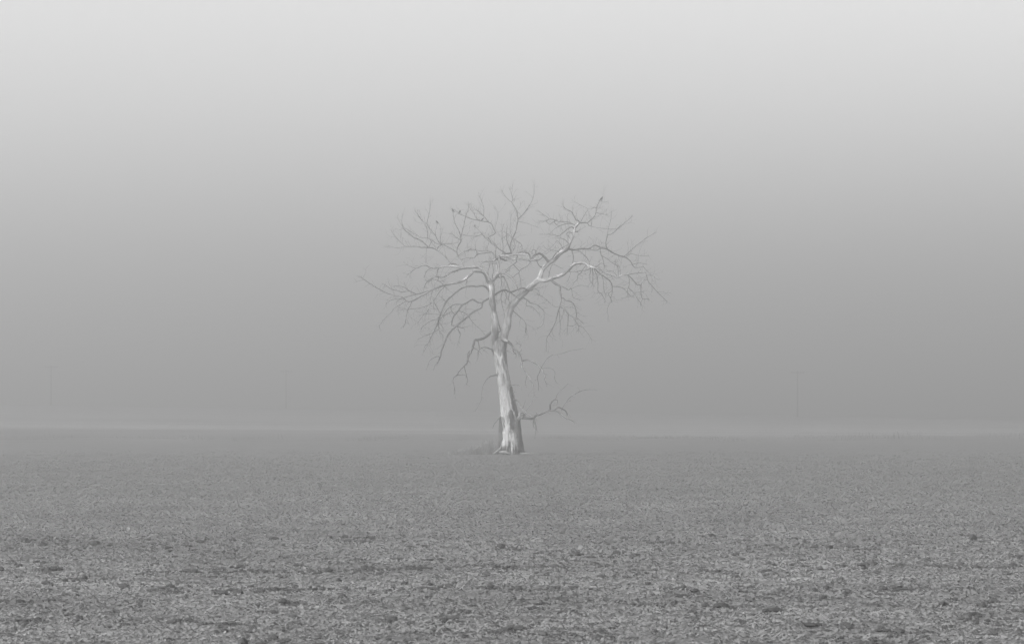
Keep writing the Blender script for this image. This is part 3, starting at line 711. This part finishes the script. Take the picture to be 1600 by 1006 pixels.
UR1i UR1h 2 0.47 5.69,12.31,0.039 6.04,12.15,0.039 6.23,12.01,0.035 6.39,11.89,0.043 6.69,11.73,0.043
UR1j UR1 2 -1.46 3.99,12.66,0.090 4.31,12.53,0.074 4.55,12.29,0.066 4.71,12.11,0.059 4.85,11.83,0.051 4.87,11.50,0.039
UR1k UR1 2 -0.70 3.80,12.64,0.062 3.87,12.29,0.059 3.87,12.01,0.055 3.79,11.69,0.043
UR1l UR1 2 -0.59 7.67,11.96,0.039 7.95,11.96,0.035 8.18,11.99,0.027 8.51,11.89,0.020
UR2 UR 2 1.17 4.22,14.34,0.098 4.31,14.37,0.078 4.57,14.41,0.066 4.78,14.41,0.059 5.01,14.60,0.059 5.22,14.81,0.055 5.34,15.09,0.051 5.37,15.37,0.043 5.29,15.45,0.031 5.11,15.37,0.020
UR2b UR2 2 -0.29 4.78,14.39,0.047 4.90,14.23,0.047 5.01,14.20,0.047 5.06,14.44,0.039 5.08,14.62,0.031
UR2c UR2 2 0.35 5.34,15.06,0.039 5.66,15.04,0.031 5.99,14.99,0.023
UR2d UR2 2 0.29 5.38,15.37,0.031 5.62,15.41,0.020
UR2e UR2 2 0.18 5.37,15.38,0.031 5.45,15.60,0.027 5.55,15.79,0.027 5.61,15.87,0.023 5.76,15.81,0.020 5.99,15.80,0.016
UR3 UR 2 -0.88 4.29,14.41,0.070 4.22,14.52,0.062 4.06,14.55,0.062 3.92,14.81,0.055 3.78,15.02,0.047 3.57,15.13,0.039 3.34,15.25,0.035 3.24,15.41,0.020
UR4 UR 2 0.88 4.03,14.16,0.078 3.89,14.30,0.062 3.61,14.36,0.059 3.29,14.30,0.047 2.96,14.18,0.035 2.64,13.97,0.027 2.45,13.74,0.020
UR4b UR4 2 -0.59 3.85,14.31,0.051 3.57,14.42,0.047 3.24,14.41,0.043 2.96,14.44,0.043 2.73,14.54,0.043 2.40,14.56,0.047 2.19,14.44,0.043 1.84,14.44,0.023
UR4c UR4b 2 0.23 2.71,14.53,0.039 2.73,14.39,0.043 2.85,14.25,0.039 2.96,14.18,0.027
UR4d UR4b 2 0.23 2.36,14.55,0.043 2.22,14.74,0.043 2.03,14.85,0.035 1.75,15.09,0.020
UR4e UR4b 2 -0.35 2.22,14.44,0.043 2.40,14.24,0.047 2.59,14.34,0.039 2.73,14.41,0.035
UR4f UR4b 2 0.35 3.08,14.44,0.035 3.10,14.67,0.031 3.01,14.88,0.020
UR5 UR 2 -1.46 3.96,13.97,0.094 3.78,14.09,0.074 3.57,13.97,0.062 3.34,13.76,0.051 3.10,13.57,0.043 2.96,13.50,0.031 2.50,13.55,0.023 2.03,13.54,0.020
UR5b UR 2 -0.70 3.87,13.73,0.059 3.61,13.74,0.055 3.45,13.62,0.047 3.57,13.43,0.031
UR5c UR 2 0.35 3.92,13.79,0.055 4.15,13.82,0.039
UR5d UR5c 2 0.35 4.08,13.82,0.031 4.36,13.97,0.023 4.64,14.13,0.016
UR6 UR 2 -0.47 2.50,11.94,0.070 2.61,12.11,0.066 2.82,12.39,0.055 3.10,12.66,0.051 3.38,12.80,0.039
UR7 UR 2 -0.88 3.64,12.99,0.062 3.47,13.12,0.051 3.38,13.22,0.047 3.15,13.29,0.031 3.01,13.29,0.020
UR7b UR 2 -1.17 3.10,12.46,0.035 2.54,12.55,0.031 2.17,12.29,0.023
UR7c UR 2 -1.17 3.24,12.57,0.035 2.92,13.13,0.027 2.54,12.76,0.023 2.12,12.43,0.016
UR8 UR2 2 0.88 4.36,14.38,0.031 4.64,14.99,0.027 4.83,15.27,0.027 4.45,15.51,0.027 4.03,15.74,0.016
UR9 UR2b 2 0.47 5.01,14.21,0.031 5.34,14.11,0.027 5.99,14.05,0.027 6.64,14.04,0.020
UR10 UR1g 2 0.47 6.06,13.69,0.031 6.13,14.20,0.027 6.27,14.62,0.023 6.32,15.09,0.016
MR RS 1 -3.22 1.48,10.51,0.285 1.76,10.64,0.262 2.03,10.62,0.254 2.40,10.71,0.234 2.78,10.83,0.211 3.15,10.95,0.191 3.47,11.18,0.176 3.75,11.48,0.168 4.03,11.62,0.156 4.36,11.62,0.148 4.64,11.53,0.141 4.83,11.37,0.133 5.20,11.30,0.121 5.57,11.09,0.113 5.99,10.90,0.102 6.46,10.72,0.086 6.72,10.85,0.078 7.02,10.85,0.074 7.39,10.92,0.066 7.95,10.96,0.066 8.14,10.92,0.062 8.00,10.52,0.059 7.83,10.26,0.047
MR1 MR 1 -2.05 2.36,10.69,0.187 2.68,10.46,0.164 2.99,10.25,0.156 3.00,9.97,0.137 3.05,9.64,0.121 3.03,9.27,0.102 3.00,9.02,0.094 3.24,8.85,0.098 3.47,8.55,0.090 3.80,8.27,0.074 3.96,7.97,0.062 4.08,7.78,0.051 4.06,7.50,0.027
MR1b MR1 2 0.47 3.00,9.02,0.066 2.85,8.57,0.062 2.73,8.11,0.055 2.40,7.41,0.043 2.21,7.10,0.039 2.18,6.71,0.027 2.17,6.32,0.016
MR1c MR1 2 -0.70 3.00,10.24,0.078 3.20,10.20,0.066 3.52,10.02,0.059 3.66,10.11,0.043 3.71,9.97,0.039 3.75,9.74,0.035 3.79,9.52,0.035 4.13,9.41,0.023
MR1d MR1 2 0.70 3.04,9.53,0.062 3.20,9.51,0.055 3.36,9.37,0.051 3.66,9.32,0.047 3.82,9.18,0.047 3.94,8.90,0.043 4.01,8.57,0.039 4.01,8.29,0.031
MR1e MR1 2 0.23 3.47,8.53,0.055 3.47,8.11,0.047 3.43,7.46,0.035
MR1f MR1b 2 0.29 2.92,8.81,0.039 2.96,8.34,0.035 3.01,8.01,0.027 2.99,7.41,0.020
MR1g MR1 2 0.47 3.22,8.85,0.035 3.13,8.34,0.027 3.03,8.11,0.016
MR1h MR1 2 -0.35 3.82,8.26,0.043 4.13,8.15,0.035 4.31,7.97,0.027
MR1i MR1 2 0.29 4.07,7.80,0.039 4.36,7.69,0.027 4.65,7.33,0.020 4.85,7.02,0.012
MR1j MR1e 2 -0.29 3.47,7.87,0.035 3.71,7.78,0.031 3.89,7.85,0.020
MR1k MR1 2 0.47 3.03,9.09,0.027 3.38,8.95,0.027 3.75,8.95,0.023 3.99,8.81,0.016
MR1l MR1c 2 -0.35 3.68,10.04,0.027 4.03,10.23,0.023 4.36,10.27,0.020 4.64,10.20,0.012
MR2 MR1 2 1.46 3.00,9.02,0.039 2.73,8.97,0.035 2.45,9.18,0.035 2.03,9.57,0.031 1.65,9.83,0.023
MR3 MR 2 -0.59 3.45,11.16,0.062 3.80,11.11,0.051 4.22,11.16,0.047 4.64,11.21,0.047 4.85,11.30,0.043
MR4 MR 2 0.59 4.62,11.52,0.062 4.45,11.35,0.051 4.27,11.03,0.051 4.08,10.90,0.043 4.04,10.65,0.039 3.80,10.44,0.027
MR4b MR3 2 0.23 3.66,11.14,0.035 3.57,10.81,0.027 3.50,10.62,0.020
MR5 MR 2 -0.47 4.88,11.32,0.070 4.85,11.18,0.059 4.78,10.86,0.051 4.81,10.46,0.043 4.90,10.39,0.027
MR5b MR 2 0.35 4.90,11.32,0.070 4.97,11.14,0.059 4.98,10.72,0.043 4.97,10.34,0.027
MR5c MR 2 -0.23 5.01,11.30,0.062 5.06,11.18,0.055 5.20,10.90,0.047 5.27,10.53,0.043 5.29,9.83,0.035 5.48,9.76,0.031 5.71,9.32,0.020
MR5d MR6 2 -0.35 5.50,10.93,0.059 5.59,10.67,0.047 5.62,10.20,0.039 5.69,9.78,0.031
MR5e MR5c 2 0.35 5.29,9.83,0.031 5.25,9.76,0.031 5.11,9.81,0.020
MR6 MR 2 0.70 5.08,11.30,0.078 5.20,11.14,0.074 5.48,10.93,0.070 5.76,10.74,0.066 5.99,10.58,0.066 6.13,10.34,0.062 6.18,10.06,0.051 6.13,9.64,0.043 6.06,9.55,0.043 6.15,9.32,0.039
MR6b MR6 2 -0.70 6.17,10.22,0.051 6.51,10.18,0.051 6.79,10.10,0.047 7.00,9.89,0.043 7.11,9.68,0.027
MR6c MR6 2 0.23 6.15,9.92,0.039 6.06,9.90,0.035 5.94,9.74,0.035 6.06,9.55,0.031
MR6d MR6 2 0.23 6.15,9.32,0.027 6.08,9.27,0.027 5.90,8.90,0.023 5.92,8.34,0.016
MR7 MR 2 0.47 7.02,10.85,0.062 7.25,10.66,0.059 7.44,10.45,0.059 7.62,10.26,0.055 7.83,10.24,0.055 7.86,9.96,0.047 7.86,9.68,0.043 7.95,9.42,0.039 8.23,9.42,0.031
MR8 MR 2 -0.59 7.06,10.85,0.055 7.13,10.61,0.051 7.13,10.24,0.047 7.09,10.05,0.051 7.30,9.84,0.059 7.48,9.59,0.062 7.60,9.35,0.055 7.76,9.17,0.039 7.79,9.03,0.020
MR8b MR8 2 0.29 7.09,10.05,0.047 7.02,9.98,0.043 7.04,9.77,0.043 7.20,9.59,0.031
MR8c MR8 2 0.47 7.48,9.61,0.031 7.11,9.52,0.027 6.79,9.45,0.020
MR8d MR7 2 -0.23 7.95,9.41,0.035 7.81,9.17,0.027
MR8e MR8 2 -0.23 7.46,9.75,0.031 7.58,9.77,0.031 7.90,9.77,0.020
MR9 MR 2 0.59 8.11,10.89,0.027 8.28,10.43,0.035 8.49,10.19,0.039 8.88,9.77,0.035 9.39,9.28,0.031
MR10 MR 2 -0.47 8.14,10.92,0.031 8.51,10.75,0.027 8.74,10.54,0.020
MR11 MR 2 0.47 6.41,10.80,0.043 6.13,11.10,0.035 5.90,11.12,0.023
MR11b MR 2 -0.35 6.48,10.81,0.035 6.44,11.26,0.031 6.27,11.54,0.020
MR11c MR 2 0.59 6.62,10.82,0.035 6.60,11.08,0.035 6.55,11.40,0.031 6.32,11.64,0.023
MR12 MR 2 0.59 5.01,11.37,0.047 5.29,11.46,0.039 5.52,11.62,0.031 5.71,11.51,0.023
RSa RS 2 -1.17 0.06,8.99,0.078 0.20,8.71,0.062 0.62,8.34,0.051 0.86,8.11,0.043 0.95,7.73,0.039 0.90,7.41,0.031 0.94,7.87,0.031 0.93,7.29,0.023
RSb RS 2 -1.17 0.83,9.55,0.078 1.00,9.44,0.066 1.23,9.23,0.059 1.55,9.16,0.055 1.83,8.95,0.051 2.04,8.67,0.047 2.02,8.25,0.039 1.93,7.87,0.031 1.69,7.69,0.020
RSc RSb 2 -0.35 0.95,9.46,0.039 0.95,9.09,0.039 1.28,9.02,0.035 1.69,8.64,0.023
RSd RS 2 0.59 1.28,10.11,0.043 1.46,10.16,0.035 1.72,10.02,0.031 1.74,9.85,0.023
RSe MR 2 0.47 2.31,10.72,0.047 2.54,11.60,0.035 3.15,11.37,0.023
"""

spec = {}
order = []
for ln in BRANCHES.strip().splitlines():
    w = ln.split()
    spec[w[0]] = (w[1], int(w[2]), float(w[3]), [tuple(map(float, t.split(','))) for t in w[4:]])
    order.append(w[0])

def catmull(P, step):
    out = []
    n = len(P)
    for i in range(n - 1):
        p0 = P[max(i - 1, 0)]; p1 = P[i]; p2 = P[i + 1]; p3 = P[min(i + 2, n - 1)]
        seg = math.dist(p1[:3], p2[:3])
        k = max(1, int(math.ceil(seg / step)))
        for j in range(k):
            t = j / k
            q = []
            for a, b, c, d in zip(p0, p1, p2, p3):
                q.append(0.5 * (2 * b + (c - a) * t + (2 * a - 5 * b + 4 * c - d) * t * t + (3 * b - a - 3 * c + d) * t ** 3))
            q[3] = p1[3] + (p2[3] - p1[3]) * t
            out.append(tuple(q))
    out.append(P[-1])
    return out

paths = {}
def path_of(name):
    if name in paths: return paths[name]
    par, lev, run, pts = spec[name]
    r = random.Random(name)
    x0, z0 = pts[0][0], pts[0][1]
    if par == 'T':
        l, rr = trunk_at(min(z0, 7.1)); c = (l + rr) / 2; R = (rr - l) / 2
        d0 = 0.0
        if name not in ('LS', 'RS'):
            f = max(-0.95, min(0.95, (x0 - c) / R))
            d0 = -0.55 * R * math.sqrt(1 - f * f)
    else:
        pp = path_of(par)
        q = min(pp, key=lambda p: (p[0] - x0) ** 2 + (p[2] - z0) ** 2)
        d0 = q[1]
        if (q[0] - x0) ** 2 + (q[2] - z0) ** 2 < 0.35 ** 2:
            pts = [(q[0], q[2], pts[0][2])] + list(pts[1:] if math.dist((q[0], q[2]), (x0, z0)) < 0.08 else pts)
    tot = sum(math.dist(a[:2], b[:2]) for a, b in zip(pts, pts[1:])) or 1.0
    P = []; s = 0.0
    ph = r.uniform(0, 6.28); amp = 0.05 * tot * r.uniform(0.3, 1.0)
    if name in ('LS', 'RS', 'V'): amp = 0
    for i, (x, z, w) in enumerate(pts):
        if i: s += math.dist(pts[i - 1][:2], (x, z))
        t = s / tot
        d = d0 + run * (t ** 0.9) + amp * math.sin(ph + t * 5.0) * t - amp * math.sin(ph) * 0
        P.append((x, d, z, w))
    big = P[0][3] > 0.15
    res = catmull(P, 0.16 if not big else 0.14)
    out = []
    for i, (x, y, z, w) in enumerate(res):
        a = min(1.0, i / 4) * (0.05 * w + 0.010)
        v = Vector((x * 2.6, y * 2.6, z * 2.6 + len(name)))
        n = mnoise.noise_vector(v) * a * 1.6 + mnoise.noise_vector(v * 3.1) * a * 0.8
        out.append((x + n.x, y + n.y, z + n.z, w))
    paths[name] = out
    return out

def limb_of(name):
    while spec[name][1] != 1: name = spec[name][0]
    return name

BARE = {'UR': 0.6, 'MR': 0.40, 'CO': 0.3, 'PR': 0.5, 'AR': 0.1, 'LRs': 0.6, 'RS': 0.62, 'LS': 0.42, 'L1': 0.22, 'L2': 0.38, 'V': 0.5, 'CR': 0.2, 'U1': 0.3}
objs = {}
for name in order:
    p = path_of(name)
    par, lev, run, pts = spec[name]
    B = Builder()
    wmax = max(q[3] for q in p)
    sides = 18 if wmax > 0.2 else 10 if wmax > 0.09 else 7 if wmax > 0.05 else 5
    knob = 0.10 if wmax > 0.06 else 0.0
    rr = []
    for i, q in enumerate(p):
        k = 1 + knob * mnoise.noise(Vector((q[0] * 4, q[2] * 4, 3.3)))
        rr.append(max(0.009, q[3] * 0.5 * k))
    B.ring_tube([q[:3] for q in p], rr, sides, seed=(hash(pts[0]) % 97) * 0.37)
    mat = M_LIMB if name in BARE else M_BRANCH
    o = B.build('limb', mat, tree) if lev == 1 else B.build('branch', mat, objs[limb_of(name)])
    objs[name] = o
    if name in BARE:
        bv = []
        for q in p:
            bv += [BARE[name] * min(1.0, max(0.25, q[3] / 0.12))] * sides
        bv += [0.0, 0.0]
        o.data.attributes.new('bare', 'FLOAT', 'POINT').data.foreach_set('value', bv)

# fine twigs growing from every branch, too many to count: one mesh per limb
twig_b = {}
def grow(B, r, start, d, L, w, depth):
    n = max(3, int(L / 0.13))
    P = [Vector(start)]; R = [w * 0.5]
    d = d.normalized()
    droop = TWIG_UP_HIGH if start[2] > 12.0 else (TWIG_UP_MID if start[2] > 9.5 else TWIG_UP_LOW)
    for i in range(n):
        d = (d + Vector((r.gauss(0, 0.17), r.gauss(0, 0.17), r.gauss(0, 0.15) + droop * 0.16))).normalized()
        P.append(P[-1] + d * (L / n))
        R.append(w * 0.5 * (1 - 0.6 * (i + 1) / n))
        if depth > 0 and i > 0 and r.random() < 0.46:
            side = d.cross(Vector((r.gauss(0, 1), r.gauss(0, 1), r.gauss(0, 1)))).normalized()
            grow(B, r, P[-1], d * 0.75 + side * r.uniform(0.5, 1.0), L * r.uniform(0.3, 0.6), w * 0.7, depth - 1)
    B.ring_tube(P, R, 3, seed=r.random() * 9, cap=False)
TWIG_UP_HIGH, TWIG_UP_MID, TWIG_UP_LOW = 0.55, 0.0, -0.75
for name in order:
    par, lev, run, pts = spec[name]
    p = paths[name]
    if name in ('LS', 'RS', 'V', 'CO', 'LO', 'LRs', 'LRu'): continue
    r = random.Random('t' + name)
    lm = limb_of(name)
    B = twig_b.setdefault(lm, Builder())
    acc = 0.0
    for i in range(2, len(p)):
        a = Vector(p[i - 1][:3]); b = Vector(p[i][:3]); w = p[i][3]
        acc += (b - a).length
        if w > 0.13: continue
        low = b.z < 6.5
        gap = (0.6 if low else 0.135) * r.uniform(0.5, 1.6)
        if acc > gap:
            acc = 0.0
            t = (b - a).normalized()
            side = t.cross(Vector((r.gauss(0, 1), r.gauss(0, 1), r.gauss(0, 1)))).normalized()
            d = t * r.uniform(0.3, 0.9) + side
            if b.z > 11.5: d.z += 0.45
            L = r.uniform(0.2, 0.85) * (0.6 if low else 1.0)
            grow(B, r, b, d, L, min(w * 0.7, 0.024) * r.uniform(0.7, 1.0), 1)
    # fan of twigs at the tip
    tip = Vector(p[-1][:3]); t = (tip - Vector(p[-3][:3])).normalized()
    if p[-1][3] < 0.06:
        for k in range(2 if tip.z < 6.5 else 4):
            d = t + Vector((r.gauss(0, .5), r.gauss(0, .5), r.gauss(0, .5)))
            grow(B, r, tip, d, r.uniform(0.1, 0.38) * (0.7 if tip.z < 6.5 else 1), min(0.020, max(0.012, p[-1][3] * .7)), 1)
for lm, B in twig_b.items():
    if B.v:
        tag(B.build('twigs', M_TWIG, objs[lm]), kind='stuff')

# ------------------------------------------------------------------ birds on the tree tops
def make_bird(loc, yaw, size, label):
    root = tag(empty('bird', loc, yaw), label, 'bird', 'birds perched in the dead tree')
    B = Builder()
    s = size
    # tail tip to beak tip along +x, upright perch
    prof = [(-0.62, -0.34, .03), (-0.40, -0.18, .055), (-0.25, -0.05, .10), (-0.10, 0.08, .19), (0.05, 0.20, .225), (0.17, 0.33, .20), (0.25, 0.45, .13), (0.30, 0.54, .125), (0.35, 0.60, .12), (0.42, 0.62, .07), (0.46, 0.615, .035), (0.56, 0.59, .008)]
    B.ring_tube([(x * s, 0, (z + 0.28) * s) for x, z, _ in prof], [q[2] * s for q in prof], 10, seed=1)
    B.build('body', M_BIRD, root)
    for sd in (-1, 1):
        Wg = Builder()
        Wg.ring_tube([(0.16 * s, sd * .17 * s, .60 * s), (0.02 * s, sd * .215 * s, .46 * s), (-0.18 * s, sd * .15 * s, .27 * s), (-0.42 * s, sd * .06 * s, .10 * s)], [.04 * s, .075 * s, .055 * s, .012 * s], 7, seed=2)
        Wg.build('wing', M_BIRD, root)
        Lg = Builder()
        Lg.ring_tube([(0.0, sd * .07 * s, .32 * s), (0.03 * s, sd * .07 * s, .14 * s), (0.0, sd * .07 * s, -.02 * s), (0.06 * s, sd * .07 * s, -.03 * s)], [.022 * s, .014 * s, .012 * s, .01 * s], 5, seed=3)
        Lg.build('leg', M_BIRD, root)
    return root
def top_of(name, i=-1):
    q = paths[name][i]
    return Vector((TREE_X + q[0], TREE_Y + q[1], q[2] + max(0.006, q[3] * .5)))
make_bird(top_of('LU'), 2.6, 0.24, 'small dark bird, left one of the two perched close together in the upper crown')
make_bird(top_of('U3b'), 1.2, 0.25, 'small dark bird, right one of the two perched close together in the upper crown')
make_bird(top_of('U3', len(paths['U3']) * 6 // 10), 0.3, 0.20, 'dark bird on a bent branch just right of the close pair of birds')
make_bird(top_of('LVk'), 2.9, 0.20, 'greyish bird on a faint twig, leftmost and lowest of the birds in the tree')
make_bird(top_of('UR2e', len(paths['UR2e']) * 6 // 10), 0.4, 0.27, 'largest dark bird on the highest twig of the right crown')

# ------------------------------------------------------------------ fallen wood and dry grass at the foot
def chunk(x, y, pts, rad, label, sides=9):
    z = ground_z(TREE_X + x, TREE_Y + y)
    o = Builder()
    o.ring_tube([(p[0], p[1], p[2]) for p in pts], rad, sides, seed=x)
    ob = o.build('fallen_wood', M_CHUNK)
    ob.location = (TREE_X + x, TREE_Y + y, z)
    tag(ob, label, 'wood')
chunk(-0.35, -1.15, [(-.34, 0, .14), (-.2, .02, .17), (0, 0, .16), (.2, -.03, .10), (.36, -.05, .04)], [.05, .10, .11, .07, .03], 'rounded pale chunk of broken wood lying against the trunk foot')
chunk(-0.75, -1.10, [(-.32, -.1, .03), (-.1, 0, .2), (.12, .1, .42), (.2, .16, .58)], [.05, .06, .05, .03], 'pale splintered stick leaning on the left of the trunk foot')
chunk(1.05, -0.9, [(-.45, 0, .10), (-.1, .03, .09), (.3, -.02, .06), (.75, .02, .05)], [.02, .035, .03, .015], 'thin pale fallen branch lying right of the trunk foot')

def grass_tufts(name, spots, label, tone_mean):
    V = []; T = []
    for (x, y, rx, ry, n, h) in spots:
        gx_ = rng.normal(0, rx * 0.5, n) + x; gy_ = rng.normal(0, ry * 0.5, n) + y
        gz_ = terrain(gx_, gy_)
        az = rng.uniform(0, 2 * math.pi, n); lean = rng.uniform(0.05, 0.55, n)
        H = h * rng.uniform(0.35, 1.15, n) * np.exp(-((gx_ - x) / (rx * 1.1)) ** 2)
        w = rng.uniform(0.008, 0.018, n)
        v = np.empty((n, 4, 3), np.float32)
        sx = -np.sin(az + 1.3) ; sy = np.cos(az + 1.3)
        for k, (al, ac) in enumerate(((0, -.5), (0, .5), (1, .25), (1, -.25))):
            v[:, k, 0] = gx_ + np.cos(az) * np.sin(lean) * H * al + sx * w * ac
            v[:, k, 1] = gy_ + np.sin(az) * np.sin(lean) * H * al + sy * w * ac
            v[:, k, 2] = gz_ + np.cos(lean) * H * al
        V.append(v.reshape(-1, 3)); T.append(np.clip(rng.normal(tone_mean, 0.25, n), 0, 1))
    V = np.concatenate(V); T = np.concatenate(T)
    me = mesh_np(name, V, np.arange(len(V), dtype=np.int32).reshape(-1, 4), smooth=False)
    me.attributes.new('tone', 'FLOAT', 'POINT').data.foreach_set('value', np.repeat(T, 4).astype(np.float32))
    tag(link(name, me, M_GRASS), label, 'grass', kind='stuff')
tx, ty = TREE_X, TREE_Y
grass_tufts('dry_grass', [(tx - 1.3, ty - .4, .8, .7, 800, .8), (tx - 2.2, ty - .3, .9, .6, 800, .55), (tx - 3.1, ty - .1, .9, .5, 500, .32), (tx + .9, ty - .3, .6, .6, 160, .3), (tx + 2.1, ty - .4, .9, .5, 90, .22), (tx - .1, ty - 1.2, .8, .3, 130, .25), (tx - 1.2, ty + 1, 1.2, .6, 260, 1.0)],
            'tuft of tall dry grass around the foot of the dead tree', 0.6)
bank = []
for k in range(90):
    x = rng.uniform(-62, 75); bank.append((x, rng.uniform(214, 240), rng.uniform(1.5, 5), rng.uniform(.5, 1.2), 70, rng.uniform(.2, .55) * (1.3 if x > 30 else .7)))
grass_tufts('margin_grass', bank, 'rough grass of the field margin in the fog', 0.05)

# ------------------------------------------------------------------ power poles fading in the fog
def utility_pole(x, y, h, arm, yaw, label):
    z = ground_z(x, y)
    root = tag(empty('utility_pole', (x, y, z), yaw), label, 'utility pole', 'utility poles along the far field')
    B = Builder(); B.ring_tube([(0, 0, -.3), (0, 0, h * .5), (0, 0, h)], [.20, .18, .15], 12, seed=x); B.build('pole', M_POLE, root)
    B = Builder(); B.box((0, -.19, h - .35), (arm, .12, .19)); ca = B.build('crossarm', M_POLE, root, smooth=False)
    for s in (-1, 1):
        B = Builder(); B.ring_tube([(s * .06, -.16, h - 1.15), (s * arm * .26, -.20, h - .42)], [.022, .022], 6); B.build('brace', M_POLE, root)
    for fx in (-.46, -.2, .2, .46):
        B = Builder(); B.ring_tube([(fx * arm, -.19, h - .29), (fx * arm, -.19, h - .2), (fx * arm, -.19, h - .14), (fx * arm, -.19, h - .06)], [.02, .065, .05, .03], 8); B.build('insulator', M_GLASSY, ca)
utility_pole(-113.7, 600, 9.9, 3.0, 0.12, 'faint wooden utility pole near the left edge of the photo, fading into fog')
utility_pole(-57.6, 620, 9.8, 3.0, 0.08, 'faintest wooden utility pole between the leftmost pole and the dead tree')
utility_pole(63.4, 540, 10.3, 3.0, -0.05, 'clearest wooden utility pole with crossarm, right of the dead tree')

# ------------------------------------------------------------------ the fog
x0, x1, y0, y1, z0, z1 = -3200, 3200, -400, 3300, -6.0, HAZE_TOP
V = [(x, y, z) for x in (x0, x1) for y in (y0, y1) for z in (z0, z1)]
me = bpy.data.meshes.new('haze')
me.from_pydata(V, [], [(0, 1, 3, 2), (4, 6, 7, 5), (0, 4, 5, 1), (2, 3, 7, 6), (0, 2, 6, 4), (1, 5, 7, 3)])
hm = bpy.data.materials.new('haze'); hm.use_nodes = True
hn = hm.node_tree
for n in list(hn.nodes):
    if n.type != 'OUTPUT_MATERIAL': hn.nodes.remove(n)
pv = hn.nodes.new('ShaderNodeVolumePrincipled')
pv.inputs['Color'].default_value = (HAZE_C, HAZE_C, HAZE_C, 1)
pv.inputs['Density'].default_value = HAZE_DENSITY
pv.inputs['Anisotropy'].default_value = HAZE_G
hn.links.new(pv.outputs[0], hn.nodes['Material Output'].inputs['Volume'])
tag(link('haze', me, hm), 'pale even ground fog hanging over the whole field', 'fog', kind='stuff')
